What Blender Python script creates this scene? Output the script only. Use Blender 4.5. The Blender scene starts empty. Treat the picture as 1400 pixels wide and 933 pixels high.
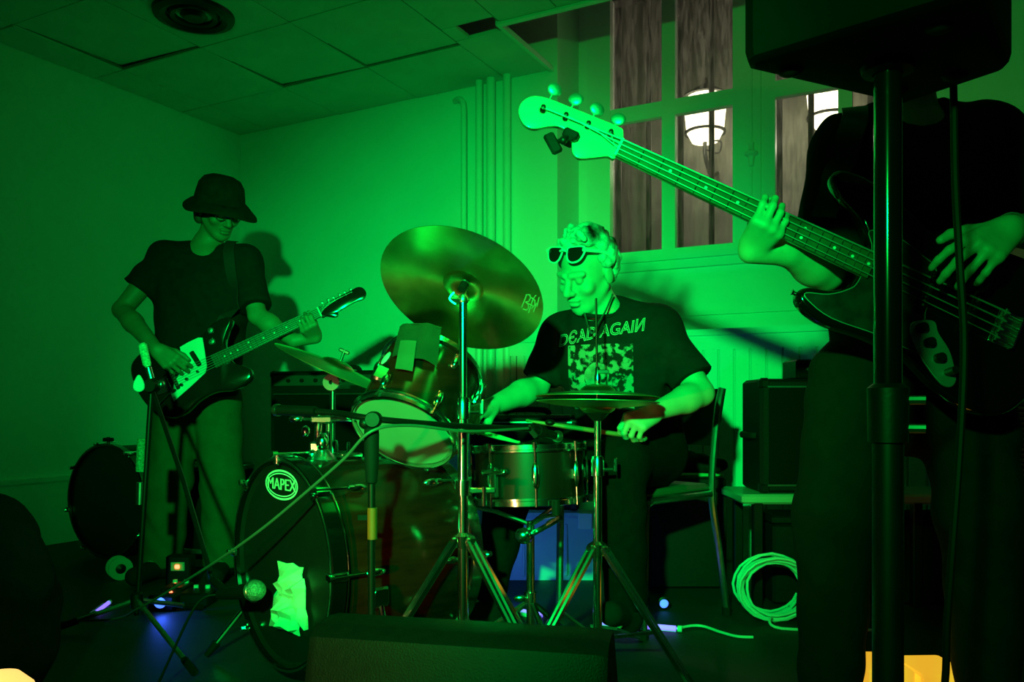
import bpy, bmesh, math, random
import numpy as np
from mathutils import Vector, Matrix
from mathutils.bvhtree import BVHTree

random.seed(7)
COL = bpy.context.scene.collection
SC = bpy.context.scene

# ------------------------------------------------------------------ camera
F = 1121.0            # focal length in pixels of the 1400x933 frame
H0 = 0.74             # camera height
HOR = 555.0           # horizon row
cam_d = bpy.data.cameras.new('camera')
cam = bpy.data.objects.new('camera', cam_d)
COL.objects.link(cam)
cam_d.sensor_width = 36.0
cam_d.lens = 36.0 * F / 1400.0
cam_d.shift_y = (HOR - 466.5) / 1400.0
cam_d.clip_start = 0.02
cam.location = (0, 0, H0)
cam.rotation_euler = (math.pi / 2, 0, 0)
SC.camera = cam

# ------------------------------------------------------------------ light
w = bpy.data.worlds.new('night'); SC.world = w; w.use_nodes = True
w.node_tree.nodes['Background'].inputs[0].default_value = (0.010, 0.016, 0.014, 1)
w.node_tree.nodes['Background'].inputs[1].default_value = 0.12

def spot(name, loc, target, energy, color, size, blend, radius):
    l = bpy.data.lights.new(name, 'SPOT'); l.energy = energy; l.color = color
    l.spot_size = math.radians(size); l.spot_blend = blend; l.shadow_soft_size = radius
    o = bpy.data.objects.new(name, l); COL.objects.link(o); o.location = loc
    o.rotation_euler = (Vector(target) - Vector(loc)).to_track_quat('-Z', 'Y').to_euler()
    return o
# green stage flood beside the photographer (hot centre and wide halo), and a low amber flood further left
GLOC = (-0.35, -0.45, 1.34)
spot('green_stage_flood', GLOC, (-0.117, 4.0, 0.635), 970, (0.0, 1.0, 0.10), 52, 1.0, 0.04)
spot('green_stage_flood_halo', GLOC, (0.70, 4.0, 1.20), 140, (0.0, 1.0, 0.08), 98, 1.0, 0.04)
spot('amber_floor_flood', (-1.05, 0.55, 0.42), (0.05, 2.4, 0.62), 15, (1.0, 0.56, 0.17), 54, 0.8, 0.03)
vs = SC.view_settings
vs.view_transform = 'Standard'; vs.look = 'None'; vs.gamma = 1.0; vs.use_curve_mapping = False
vs.exposure = 0.0

# ------------------------------------------------------------------ geometry helpers
def P(x, y, d):
    return Vector(((x - 700.0) / F * d, d, H0 + (HOR - y) / F * d))
def V(*a): return Vector(a)
def floor_d(y): return H0 * F / (y - HOR)

TH = math.atan2(-0.464, 0.886)
U = V(math.cos(TH), math.sin(TH), 0)         # along the back wall, to the right
W = V(-math.sin(TH), math.cos(TH), 0)        # along the left wall, away from the camera
CZ = H0 + 1.84                               # suspended ceiling height
CD = 1.84 * F / 370.0
CORNER = V((328.5 - 700) / F * CD, CD, 0)
def R(s, t, z): return CORNER + U * s - W * t + V(0, 0, z)
def S(x, t=0.0):
    k = (x - 700.0) / F
    d = (W.dot(CORNER) - t) / (W.x * k + W.y)
    return U.dot(V(k * d, d, 0) - CORNER)
def Z(x, y, t=0.0):
    k = (x - 700.0) / F
    d = (W.dot(CORNER) - t) / (W.x * k + W.y)
    return H0 + (HOR - y) / F * d

def basis(z, x=None):
    z = Vector(z).normalized()
    if x is None: x = V(1, 0, 0) if abs(z.x) < 0.9 else V(0, 1, 0)
    x = Vector(x); x = (x - z * x.dot(z)).normalized()
    y = z.cross(x)
    return x, y, z
def frame(o, x, y, z):
    m = Matrix.Identity(4)
    for i in range(3):
        m[i][0] = x[i]; m[i][1] = y[i]; m[i][2] = z[i]; m[i][3] = o[i]
    return m

def spline(pts, n=8, closed=False):
    pts = [Vector(p) for p in pts]; out = []; N = len(pts)
    rng = N if closed else N - 1
    for i in range(rng):
        if closed: p0, p1, p2, p3 = pts[i - 1], pts[i], pts[(i + 1) % N], pts[(i + 2) % N]
        else: p0, p1, p2, p3 = pts[max(i - 1, 0)], pts[i], pts[i + 1], pts[min(i + 2, N - 1)]
        for j in range(n):
            t = j / n
            out.append(0.5 * ((2 * p1) + (p2 - p0) * t + (2 * p0 - 5 * p1 + 4 * p2 - p3) * t * t + (3 * p1 - p0 - 3 * p2 + p3) * t ** 3))
    if not closed: out.append(pts[-1])
    return out

def onfloor(pts, rad):
    return [V(p.x, p.y, max(p.z, rad * .8)) for p in pts]

class MB:
    def __init__(self): self.v = []; self.f = []
    def add(self, vs_, fs):
        b = len(self.v); self.v += [Vector(p) for p in vs_]; self.f += [tuple(i + b for i in q) for q in fs]; return self
    def hexa(self, p):   # 8 corners: bottom 4, top 4
        return self.add(p, [(0, 3, 2, 1), (4, 5, 6, 7), (0, 1, 5, 4), (1, 2, 6, 5), (2, 3, 7, 6), (3, 0, 4, 7)])
    def box(self, c, size, x=V(1, 0, 0), y=None, z=V(0, 0, 1), bevel=0.0):
        z = Vector(z).normalized(); x = Vector(x); x = (x - z * x.dot(z)).normalized()
        y = z.cross(x); c = Vector(c); sx, sy, sz = [q / 2 for q in size]
        if bevel <= 0:
            pts = [c + x * a * sx + y * b * sy + z * q * sz for q in (-1, 1) for a, b in ((-1, -1), (1, -1), (1, 1), (-1, 1))]
            return self.hexa(pts)
        b_ = min(bevel, sx * .9, sy * .9, sz * .9)
        out = [(-sx + b_, -sy), (sx - b_, -sy), (sx, -sy + b_), (sx, sy - b_), (sx - b_, sy), (-sx + b_, sy), (-sx, sy - b_), (-sx, -sy + b_)]
        inn = [(a * (sx - b_) / sx, q * (sy - b_) / sy) for a, q in out]
        lay = [(inn, -sz), (out, -sz + b_), (out, sz - b_), (inn, sz)]
        vv = [c + x * a + y * q + z * h for o_, h in lay for a, q in o_]
        ff = []
        for l in range(3):
            for i in range(8): ff.append((l * 8 + i, l * 8 + (i + 1) % 8, l * 8 + 8 + (i + 1) % 8, l * 8 + 8 + i))
        ff.append(tuple(range(7, -1, -1))); ff.append(tuple(range(24, 32)))
        return self.add(vv, ff)
    def tube(self, pts, r, seg=10, closed=False, caps=True, flat=1.0, fn=None):
        pts = [Vector(p) for p in pts]; n = len(pts)
        rr = r if isinstance(r, (list, tuple)) else [r] * n
        tang = []
        for i in range(n):
            a = pts[i - 1] if (i > 0 or closed) else pts[i]
            b = pts[(i + 1) % n] if (i < n - 1 or closed) else pts[i]
            t = (b - a); tang.append(t.normalized() if t.length > 1e-9 else V(0, 0, 1))
        nrm = fn if fn is not None else (V(0, 0, 1) if abs(tang[0].z) < 0.9 else V(1, 0, 0))
        vv = []; ff = []
        for i in range(n):
            t = tang[i]; nrm = (nrm - t * nrm.dot(t))
            nrm = nrm.normalized() if nrm.length > 1e-6 else t.orthogonal().normalized()
            b = t.cross(nrm)
            for k in range(seg):
                a = 2 * math.pi * k / seg
                vv.append(pts[i] + (nrm * math.cos(a) * flat + b * math.sin(a)) * rr[i])
        for i in range(n if closed else n - 1):
            j = (i + 1) % n
            for k in range(seg):
                k2 = (k + 1) % seg
                ff.append((i * seg + k, i * seg + k2, j * seg + k2, j * seg + k))
        if caps and not closed:
            ff.append(tuple(range(seg - 1, -1, -1))); ff.append(tuple(range((n - 1) * seg, n * seg)))
        return self.add(vv, ff)
    def rod(self, a, b, r, seg=10, r2=None):
        return self.tube([a, b], [r, r if r2 is None else r2], seg)
    def lathe(self, prof, o, axis, seg=32, x=None, a0=0.0, a1=None):
        X, Y, A = basis(axis, x); o = Vector(o); vv = []; ff = []; n = len(prof)
        full = a1 is None; m = seg if full else seg + 1
        for k in range(m):
            a = 2 * math.pi * k / seg if full else a0 + (a1 - a0) * k / seg
            d = X * math.cos(a) + Y * math.sin(a)
            for r, h in prof: vv.append(o + d * max(r, 1e-5) + A * h)
        for k in range(seg):
            k2 = (k + 1) % m
            for i in range(n - 1): ff.append((k * n + i, k2 * n + i, k2 * n + i + 1, k * n + i + 1))
        return self.add(vv, ff)
    def ball(self, c, r, x=None, z=V(0, 0, 1), seg=14, rings=8):
        if not isinstance(r, (list, tuple)): r = (r, r, r)
        X, Y, A = basis(z, x); c = Vector(c); vv = []; ff = []
        for i in range(rings + 1):
            p = math.pi * i / rings
            for k in range(seg):
                a = 2 * math.pi * k / seg
                rr = max(math.sin(p), 1e-4)
                vv.append(c + X * r[0] * rr * math.cos(a) + Y * r[1] * rr * math.sin(a) + A * r[2] * math.cos(p))
        for i in range(rings):
            for k in range(seg):
                k2 = (k + 1) % seg
                ff.append((i * seg + k, (i + 1) * seg + k, (i + 1) * seg + k2, i * seg + k2))
        return self.add(vv, ff)
    def prism(self, out, m, layers):
        """closed 2D outline, extruded through layers [(inset, z)] and mapped by matrix m"""
        n = len(out); o2 = [Vector((p[0], p[1])) for p in out]
        area = sum(o2[i - 1].x * o2[i].y - o2[i].x * o2[i - 1].y for i in range(n))
        sg = 1 if area > 0 else -1
        nr = []
        for i in range(n):
            t = o2[(i + 1) % n] - o2[i - 1]; nn = Vector((t.y, -t.x)) * sg
            nr.append(nn.normalized() if nn.length > 1e-9 else Vector((0, 0)))
        vv = []; ff = []
        for ins, z in layers:
            for i in range(n):
                q = o2[i] - nr[i] * ins; vv.append(m @ V(q.x, q.y, z))
        for l in range(len(layers) - 1):
            for i in range(n):
                j = (i + 1) % n; ff.append((l * n + i, l * n + j, (l + 1) * n + j, (l + 1) * n + i))
        ff.append(tuple(range(n - 1, -1, -1))); ff.append(tuple(range((len(layers) - 1) * n, len(layers) * n)))
        return self.add(vv, ff)
    def mesh(self, name):
        me = bpy.data.meshes.new(name); me.from_pydata([tuple(p) for p in self.v], [], self.f)
        bm = bmesh.new(); bm.from_mesh(me); bmesh.ops.recalc_face_normals(bm, faces=bm.faces); bm.to_mesh(me); bm.free()
        return me

ORIG = {}
def tag(o, label=None, cat=None, group=None, kind=None):
    if label: o['label'] = label
    if cat: o['category'] = cat
    if group: o['group'] = group
    if kind: o['kind'] = kind
    return o
def mk(name, mb, mat, parent=None, label=None, cat=None, group=None, kind=None, smooth=35, base=False):
    me = mb.mesh(name) if isinstance(mb, MB) else mb
    n = len(me.vertices); co = np.empty(n * 3, np.float32); me.vertices.foreach_get('co', co); co = co.reshape(-1, 3)
    c = (co.min(0) + co.max(0)) / 2
    if base: c[2] = co[:, 2].min()
    co -= c; me.vertices.foreach_set('co', co.ravel()); me.update()
    if smooth is not None:
        me.polygons.foreach_set('use_smooth', [True] * len(me.polygons))
        me.set_sharp_from_angle(angle=math.radians(smooth))
    me.materials.append(mat)
    o = bpy.data.objects.new(name, me); COL.objects.link(o)
    c = Vector([float(q) for q in c])
    ORIG[o.name] = c
    if parent is not None:
        o.parent = parent; o.location = c - ORIG[parent.name]
    else: o.location = c
    return tag(o, label, cat, group, kind)
def thing(name, loc, label, cat, group=None):
    o = bpy.data.objects.new(name, None); COL.objects.link(o); o.location = loc; o.empty_display_size = 0.05
    ORIG[o.name] = Vector(loc)
    return tag(o, label, cat, group)

# ------------------------------------------------------------------ materials
def M(name, col, rough=0.5, metal=0.0, var=0.12, scale=18.0, bump=0.0, bscale=80.0, emit=None, estr=0.0, coat=0.0, stretch=None, spec=0.5):
    m = bpy.data.materials.new(name); m.use_nodes = True; nt = m.node_tree
    b = nt.nodes['Principled BSDF']
    b.inputs['Roughness'].default_value = rough; b.inputs['Metallic'].default_value = metal
    b.inputs['Coat Weight'].default_value = coat; b.inputs['Coat Roughness'].default_value = 0.08
    b.inputs['Specular IOR Level'].default_value = spec
    tc = nt.nodes.new('ShaderNodeTexCoord'); mp = nt.nodes.new('ShaderNodeMapping')
    nt.links.new(tc.outputs['Object'], mp.inputs[0])
    if stretch: mp.inputs['Scale'].default_value = stretch
    nz = nt.nodes.new('ShaderNodeTexNoise'); nz.inputs['Scale'].default_value = scale; nz.inputs['Detail'].default_value = 4
    nt.links.new(mp.outputs[0], nz.inputs['Vector'])
    rp = nt.nodes.new('ShaderNodeValToRGB')
    rp.color_ramp.elements[0].position = 0.3; rp.color_ramp.elements[1].position = 0.7
    rp.color_ramp.elements[0].color = tuple(max(0, c * (1 - var)) for c in col) + (1,)
    rp.color_ramp.elements[1].color = tuple(min(1, c * (1 + var)) for c in col) + (1,)
    nt.links.new(nz.outputs[0], rp.inputs[0]); nt.links.new(rp.outputs[0], b.inputs['Base Color'])
    if bump > 0:
        n2 = nt.nodes.new('ShaderNodeTexNoise'); n2.inputs['Scale'].default_value = bscale; n2.inputs['Detail'].default_value = 3
        nt.links.new(mp.outputs[0], n2.inputs['Vector'])
        bp = nt.nodes.new('ShaderNodeBump'); bp.inputs['Strength'].default_value = bump; bp.inputs['Distance'].default_value = 0.01
        nt.links.new(n2.outputs[0], bp.inputs['Height']); nt.links.new(bp.outputs[0], b.inputs['Normal'])
    if emit:
        b.inputs['Emission Color'].default_value = tuple(emit) + (1,); b.inputs['Emission Strength'].default_value = estr
    return m
m_wall = M('wall_paint', (.74, .76, .74), .62, var=.03, scale=3, bump=.06, bscale=40)
m_ceil = M('ceiling_tile', (.62, .63, .60), .9, var=.06, scale=5, bump=.10, bscale=220)
m_grid = M('ceiling_grid', (.16, .17, .16), .6, var=.1)
m_plenum = M('plenum_dark', (.02, .02, .02), .95)
m_floor = M('floor_vinyl', (.013, .012, .010), .62, var=.4, scale=4, bump=.05, bscale=30)
m_trim = M('painted_wood', (.72, .75, .73), .45, var=.03, scale=6, bump=.03, bscale=30, stretch=(1, 1, .1))
m_pipe = M('painted_pipe', (.70, .73, .70), .38, var=.05, scale=8)
m_chrome = M('chrome', (.80, .80, .78), .16, 1.0, var=.06, scale=25)
m_steel = M('brushed_steel', (.55, .55, .54), .30, 1.0, var=.15, scale=30)
m_blackmetal = M('black_enamel', (.0045, .0045, .0045), .40, var=.2, scale=20, spec=.3)
m_blackplastic = M('black_plastic', (.004, .004, .004), .45, var=.2, scale=20, bump=.03, bscale=150, spec=.25)
m_rubber = M('black_rubber', (.005, .005, .005), .75, spec=.2)
m_tolex = M('black_tolex', (.004, .004, .004), .6, var=.25, scale=60, bump=.25, bscale=300, spec=.2)
m_grille = M('grille_cloth', (.004, .0045, .0045), .9, var=.3, scale=200, bump=.3, bscale=400, spec=.1)
m_blackcloth = M('black_cotton', (.010, .011, .012), .92, var=.18, scale=35, bump=.12, bscale=90, spec=.12)
m_denim = M('dark_denim', (.010, .012, .009), .9, var=.15, scale=30, bump=.15, bscale=140, spec=.12)
m_khaki = M('khaki_twill', (.075, .066, .036), .9, var=.1, scale=25, bump=.12, bscale=120, spec=.1)
m_tanskin = M('tanned_skin', (.34, .17, .10), .55, var=.10, scale=22, bump=.05, bscale=120)
m_spk = M('matt_cabinet_plastic', (.0016, .0016, .0016), .7, var=.2, scale=20, bump=.02, bscale=150, spec=.06)
m_skin = M('skin', (.60, .37, .27), .50, var=.10, scale=22, bump=.05, bscale=120)
m_hair = M('grey_hair', (.50, .49, .45), .75, var=.35, scale=60, bump=.5, bscale=120)
m_darkhair = M('dark_hair', (.04, .03, .025), .7, var=.3, scale=60)
m_shell = M('red_burgundy_lacquer', (.11, .006, .003), .16, var=.35, scale=9, coat=.0, stretch=(1, 1, 6))
m_blackhead = M('black_drum_head', (.010, .010, .009), .30, var=.1)
m_whitehead = M('coated_drum_head', (.27, .29, .25), .6, var=.06, scale=12)
m_white = M('white_print', (.80, .80, .77), .6, var=.03)
m_whiteplastic = M('white_plastic', (.78, .80, .78), .35, var=.03)
m_maple = M('maple_lacquer', (.74, .56, .30), .28, var=.07, scale=10, coat=.4, stretch=(1, 8, 8))
m_rosewood = M('rosewood', (.085, .042, .024), .45, var=.35, scale=25, stretch=(1, 6, 6))
m_redbody = M('dark_red_lacquer', (.10, .008, .008), .16, var=.25, scale=6, coat=.7)
m_blackgloss = M('black_lacquer', (.003, .003, .003), .12, var=.2, scale=6, coat=.8)
m_tort = M('dark_pickguard', (.022, .020, .020), .22, var=.6, scale=22)
m_pearl = M('pearl_button', (.70, .80, .74), .25, var=.15, scale=60)
m_satin = M('satin_chrome', (.62, .63, .61), .48, 1.0, var=.1, scale=20)
m_snare = M('black_cherry_lacquer', (.030, .004, .003), .40, var=.3, scale=9, spec=.3)
m_string = M('wound_string', (.30, .29, .26), .5, .5, var=.1, scale=40)
m_orange = M('orange_tape', (.98, .055, .005), .6, var=.1)
m_wood = M('hickory_stick', (.62, .42, .20), .45, var=.12, scale=20)
m_redstick = M('red_brown_stick', (.42, .13, .05), .4, var=.15, scale=20)
m_cable = M('black_cable', (.004, .004, .004), .6, spec=.2)
m_blacktwill = M('black_twill', (.0045, .005, .005), .95, var=.2, scale=35, bump=.12, bscale=90, spec=.08)
m_bassskin = M('olive_skin', (.55, .33, .22), .52, var=.10, scale=22, bump=.05, bscale=120)
m_greycable = M('grey_cable', (.085, .085, .075), .5, var=.1)
m_whitecable = M('white_cable', (.70, .72, .68), .45, var=.05)
m_gaffer = M('dark_green_gaffer_cloth', (.020, .028, .015), .85, var=.2, scale=30, bump=.2, bscale=90)
m_tape = M('pale_tape', (.085, .10, .07), .7, var=.12, scale=14)
m_towel = M('crumpled_tape', (.66, .70, .58), .7, var=.12, scale=20, bump=.3, bscale=60)
m_bluebox = M('pale_blue_plastic', (.42, .50, .62), .4, var=.06, scale=6)
m_benchtop = M('laminate_top', (.30, .33, .26), .4, var=.1, scale=8)
m_darkglass = M('dark_lens', (.008, .008, .008), .08)
m_led_blue = M('blue_led', (.2, .2, .9), .4, emit=(.20, .13, 1.0), estr=1.8)
m_led_blue_dim = M('blue_led_dim', (.1, .2, .9), .4, emit=(.06, .14, 1.0), estr=2.2)
m_led_red = M('red_led', (.8, .1, .05), .4, emit=(1, .10, .04), estr=7)
m_amber = M('yellow_box_glow', (.8, .55, .08), .5, var=.05, scale=10, emit=(1.0, .50, .028), estr=.80)  # emission stands in for warm light falling on the yellow floor box
m_amber_hot = M('amber_lamp_glass', (.9, .6, .2), .4, emit=(1.0, .55, .15), estr=1.3)
m_stone = M('outside_render', (.19, .20, .165), .9, var=.3, scale=5, bump=.3, bscale=20)
m_iron = M('outside_iron', (.012, .016, .014), .6)
m_lantern = M('lantern_glass', (.9, .85, .7), .5, emit=(1.0, .86, .58), estr=7)

def bronze(name):
    m = M(name, (.52, .40, .17), .34, 1.0, var=.2, scale=14, bump=.12, bscale=26)
    nt = m.node_tree; b = nt.nodes['Principled BSDF']
    tg = nt.nodes.new('ShaderNodeTangent'); tg.direction_type = 'RADIAL'; tg.axis = 'Z'
    nt.links.new(tg.outputs[0], b.inputs['Tangent'])
    b.inputs['Anisotropic'].default_value = 0.8
    return m
m_bronze = bronze('hammered_bronze')

def glass_mat():
    m = bpy.data.materials.new('streaked_window_glass'); m.use_nodes = True; nt = m.node_tree
    nt.nodes.clear()
    out = nt.nodes.new('ShaderNodeOutputMaterial')
    tr = nt.nodes.new('ShaderNodeBsdfTransparent'); gl = nt.nodes.new('ShaderNodeBsdfGlossy'); df = nt.nodes.new('ShaderNodeBsdfTranslucent')
    tr.inputs[0].default_value = (.78, .80, .76, 1); gl.inputs['Roughness'].default_value = .12
    df.inputs[0].default_value = (.30, .30, .27, 1)
    tc = nt.nodes.new('ShaderNodeTexCoord'); mp = nt.nodes.new('ShaderNodeMapping'); mp.inputs['Scale'].default_value = (60, 60, 9)
    nz = nt.nodes.new('ShaderNodeTexNoise'); nz.inputs['Scale'].default_value = 1.0; nz.inputs['Detail'].default_value = 5
    nt.links.new(tc.outputs['Object'], mp.inputs[0]); nt.links.new(mp.outputs[0], nz.inputs['Vector'])
    mr = nt.nodes.new('ShaderNodeMapRange'); mr.inputs[1].default_value = .42; mr.inputs[2].default_value = .72; mr.inputs[3].default_value = .06; mr.inputs[4].default_value = .42
    nt.links.new(nz.outputs[0], mr.inputs[0])
    mx = nt.nodes.new('ShaderNodeMixShader'); nt.links.new(mr.outputs[0], mx.inputs[0]); nt.links.new(tr.outputs[0], mx.inputs[1]); nt.links.new(df.outputs[0], mx.inputs[2])
    fr = nt.nodes.new('ShaderNodeFresnel'); fr.inputs[0].default_value = 1.45
    m2 = nt.nodes.new('ShaderNodeMixShader'); nt.links.new(fr.outputs[0], m2.inputs[0]); nt.links.new(mx.outputs[0], m2.inputs[1]); nt.links.new(gl.outputs[0], m2.inputs[2])
    nt.links.new(m2.outputs[0], out.inputs[0])
    return m
m_glass = glass_mat()

def text2d(s, size, outline=0.0, extrude=0.0, sx=1.0):
    cu = bpy.data.curves.new('t', 'FONT'); cu.body = s; cu.size = size; cu.align_x = 'CENTER'; cu.align_y = 'CENTER'
    cu.resolution_u = 3
    if outline > 0: cu.fill_mode = 'NONE'; cu.bevel_depth = outline; cu.bevel_resolution = 0
    else: cu.extrude = extrude
    o = bpy.data.objects.new('t', cu); COL.objects.link(o)
    dg = bpy.context.evaluated_depsgraph_get()
    me = bpy.data.meshes.new_from_object(o.evaluated_get(dg))
    v = [V(p.co.x * sx, p.co.y, p.co.z) for p in me.vertices]; f = [tuple(p.vertices) for p in me.polygons]
    bpy.data.objects.remove(o); bpy.data.curves.remove(cu); bpy.data.meshes.remove(me)
    return v, f

# ------------------------------------------------------------------ organic shapes (distance fields)
class Field:
    def __init__(self, lo, hi, h):
        self.h = h; self.lo = np.array(lo, float); n = np.ceil((np.array(hi) - self.lo) / h).astype(int) + 1
        self.n = n; self.D = np.full(tuple(n), 1.0, np.float32)
    def sub_(self, lo, hi):
        i0 = np.maximum(np.floor((lo - self.lo) / self.h).astype(int), 0); i1 = np.minimum(np.ceil((hi - self.lo) / self.h).astype(int) + 1, self.n)
        if (i1 <= i0).any(): return None
        ax = [(self.lo[a] + np.arange(i0[a], i1[a]) * self.h).astype(np.float32) for a in range(3)]
        return tuple(slice(i0[a], i1[a]) for a in range(3)), ax[0][:, None, None], ax[1][None, :, None], ax[2][None, None, :]
    def op(self, d, sl, k, neg):
        c = self.D[sl]
        if neg:
            d = -d; hh = np.clip(.5 - .5 * (c - d) / k, 0, 1); self.D[sl] = c + (d - c) * hh + k * hh * (1 - hh)
        else:
            hh = np.clip(.5 + .5 * (c - d) / k, 0, 1); self.D[sl] = c + (d - c) * hh - k * hh * (1 - hh)
    def cap(self, a, b, ra, rb, k=.02, neg=False, cuts=(), sq=None, mod=None):
        a = np.array(a, float); b = np.array(b, float); m = k + 3 * self.h
        r = np.maximum(ra, rb) * (1.0 if sq is None else max(1, sq[1])) + m
        g = self.sub_(np.minimum(a, b) - r, np.maximum(a, b) + r)
        if g is None: return
        sl, X, Y, Zz = g; ba = b - a; L = max(ba.dot(ba), 1e-12)
        px, py, pz = X - a[0], Y - a[1], Zz - a[2]
        t = np.clip((px * ba[0] + py * ba[1] + pz * ba[2]) / L, 0, 1)
        qx, qy, qz = px - t * ba[0], py - t * ba[1], pz - t * ba[2]
        if sq is None: d = np.sqrt(qx * qx + qy * qy + qz * qz)
        else:
            n = np.array(sq[0], float); n /= np.linalg.norm(n); f = sq[1]
            c = qx * n[0] + qy * n[1] + qz * n[2]; d = np.sqrt(np.maximum(qx * qx + qy * qy + qz * qz - c * c + (c / f) ** 2, 0))
            d = np.where(True, d, d)
        d = d - (ra + (rb - ra) * t)
        if mod is not None: d = d + mod(X, Y, Zz)
        for (pt, nn) in cuts:
            nn = np.array(Vector(nn).normalized()); d = np.maximum(d, (X - pt[0]) * nn[0] + (Y - pt[1]) * nn[1] + (Zz - pt[2]) * nn[2])
        self.op(d.astype(np.float32), sl, k, neg)
    def ell(self, c, r, rot=None, k=.02, neg=False, cuts=(), mod=None):
        c = np.array(c, float); r = np.array(r if hasattr(r, '__len__') else (r, r, r), float)
        rot = np.eye(3) if rot is None else np.array(rot.to_3x3() if isinstance(rot, Matrix) else rot)
        m = r.max() + k + 3 * self.h
        g = self.sub_(c - m, c + m)
        if g is None: return
        sl, X, Y, Zz = g; p = (X - c[0], Y - c[1], Zz - c[2])
        q = [p[0] * rot[0, i] + p[1] * rot[1, i] + p[2] * rot[2, i] for i in range(3)]
        k0 = np.sqrt(sum((q[i] / r[i]) ** 2 for i in range(3))); k1 = np.sqrt(sum((q[i] / r[i] ** 2) ** 2 for i in range(3)))
        d = k0 * (k0 - 1) / np.maximum(k1, 1e-6)
        if mod is not None: d = d + mod(X, Y, Zz)
        for (pt, nn) in cuts:
            nn = np.array(Vector(nn).normalized()); d = np.maximum(d, (X - pt[0]) * nn[0] + (Y - pt[1]) * nn[1] + (Zz - pt[2]) * nn[2])
        self.op(d.astype(np.float32), sl, k, neg)
    def mesh(self, name):
        D = self.D; ins = D < 0
        nx, ny, nz = D.shape
        cnt = np.zeros((nx - 1, ny - 1, nz - 1), np.int8)
        for dx in (0, 1):
            for dy in (0, 1):
                for dz in (0, 1): cnt += ins[dx:nx - 1 + dx, dy:ny - 1 + dy, dz:nz - 1 + dz]
        act = (cnt > 0) & (cnt < 8)
        I, J, K = np.nonzero(act); n = len(I)
        idx = np.full(act.shape, -1, np.int32); idx[I, J, K] = np.arange(n)
        acc = np.zeros((n, 3), np.float32); w_ = np.zeros(n, np.float32)
        cor = [(a, b, c) for a in (0, 1) for b in (0, 1) for c in (0, 1)]
        for a in cor:
            for ax in range(3):
                if a[ax]: continue
                b = list(a); b[ax] = 1
                da = D[I + a[0], J + a[1], K + a[2]]; db = D[I + b[0], J + b[1], K + b[2]]
                s = (da < 0) != (db < 0)
                t = np.where(s, da / np.where(s, da - db, 1), 0)
                pt = np.empty((n, 3), np.float32); pt[:] = a; pt[:, ax] += t
                acc += pt * s[:, None]; w_ += s
        co = (acc / w_[:, None] + np.stack([I, J, K], 1)) * self.h + self.lo
        quads = []
        for ax in range(3):
            sl0 = [slice(1, -1)] * 3; sl1 = [slice(1, -1)] * 3
            sl0[ax] = slice(0, -1); sl1[ax] = slice(1, None)
            A = ins[tuple(sl0)]; B = ins[tuple(sl1)]
            e = np.nonzero(A != B); inside = A[e]
            base = [e[i] + (0 if i == ax else 1) for i in range(3)]
            o1, o2 = [(1, 2), (2, 0), (0, 1)][ax]
            def cell(d1, d2):
                q = [b_.copy() for b_ in base]; q[o1] -= d1; q[o2] -= d2; return idx[q[0], q[1], q[2]]
            q = np.stack([cell(1, 1), cell(0, 1), cell(0, 0), cell(1, 0)], 1)
            q[~inside] = q[~inside][:, ::-1]
            quads.append(q)
        q = np.concatenate(quads); q = q[(q >= 0).all(1)]
        me = bpy.data.meshes.new(name)
        me.vertices.add(len(co)); me.vertices.foreach_set('co', co.astype(np.float32).ravel())
        me.loops.add(len(q) * 4); me.loops.foreach_set('vertex_index', q.astype(np.int32).ravel())
        me.polygons.add(len(q)); me.polygons.foreach_set('loop_start', np.arange(0, len(q) * 4, 4, dtype=np.int32))
        me.update(calc_edges=True); me.validate()
        return me
def folds(amp, f, seed=0.0, dirn=(0.5, 0.3, 1.0)):
    a, b, c = dirn
    def fn(X, Y, Zz):
        p = (X * a + Y * b + Zz * c) * f; q = (X * c - Y * a + Zz * b) * f * .7
        return amp * (np.sin(p + 1.7 * np.sin(q + seed)) * .6 + .4 * np.sin(q * 1.9 + seed + 1.3 * np.sin(p * .6)))
    return fn
def bounds(pts, m=.12):
    a = np.array([tuple(p) for p in pts]); return a.min(0) - m, a.max(0) + m

def head_parts(fd, c, rot, s=1.0, ears=True, smile=False):
    def L(x, y, z): return c + rot @ V(x * s, y * s, z * s)
    r3 = rot.to_3x3()
    fd.ell(L(0, -.015, .03), (.074 * s, .094 * s, .084 * s), r3, .02)
    fd.ell(L(0, .025, -.035), (.058 * s, .064 * s, .08 * s), r3, .02)
    fd.ell(L(0, .066, -.098), .019 * s, None, .02)
    for e in (-1, 1):
        fd.cap(L(e * .054, -.005, -.045), L(e * .02, .058, -.093), .016 * s, .016 * s, .018)
        fd.ell(L(e * .041, .062, -.026), (.022 * s, .022 * s, .02 * s), r3, .014)
        fd.ell(L(e * .032, .094, .004), .013 * s, None, .010, True)
        fd.ell(L(e * .031, .078, .003), .012 * s, None, .003)
        if ears: fd.ell(L(e * .078, -.008, -.008), (.010 * s, .019 * s, .031 * s), r3, .008)
        fd.ell(L(e * .012, .098, -.033), .0085 * s, None, .006)
        fd.cap(L(e * .012, .090, .022), L(e * .046, .074, .022), .010 * s, .009 * s, .010)
        if smile: fd.cap(L(e * .020, .099, -.036), L(e * .041, .080, -.064), .002 * s, .002 * s, .007, True)
    fd.cap(L(0, .088, .012), L(0, .113, -.028), .009 * s, .0125 * s, .010)
    fd.ell(L(0, .090, -.057), (.025 * s, .011 * s, .007 * s), r3, .006)
    fd.ell(L(0, .088, -.071), (.021 * s, .011 * s, .008 * s), r3, .006)
    fd.cap(L(-.026, .098, -.062 if smile else -.065), L(.026, .098, -.062 if smile else -.065), .0020 * s, .0020 * s, .004, True)

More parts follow.
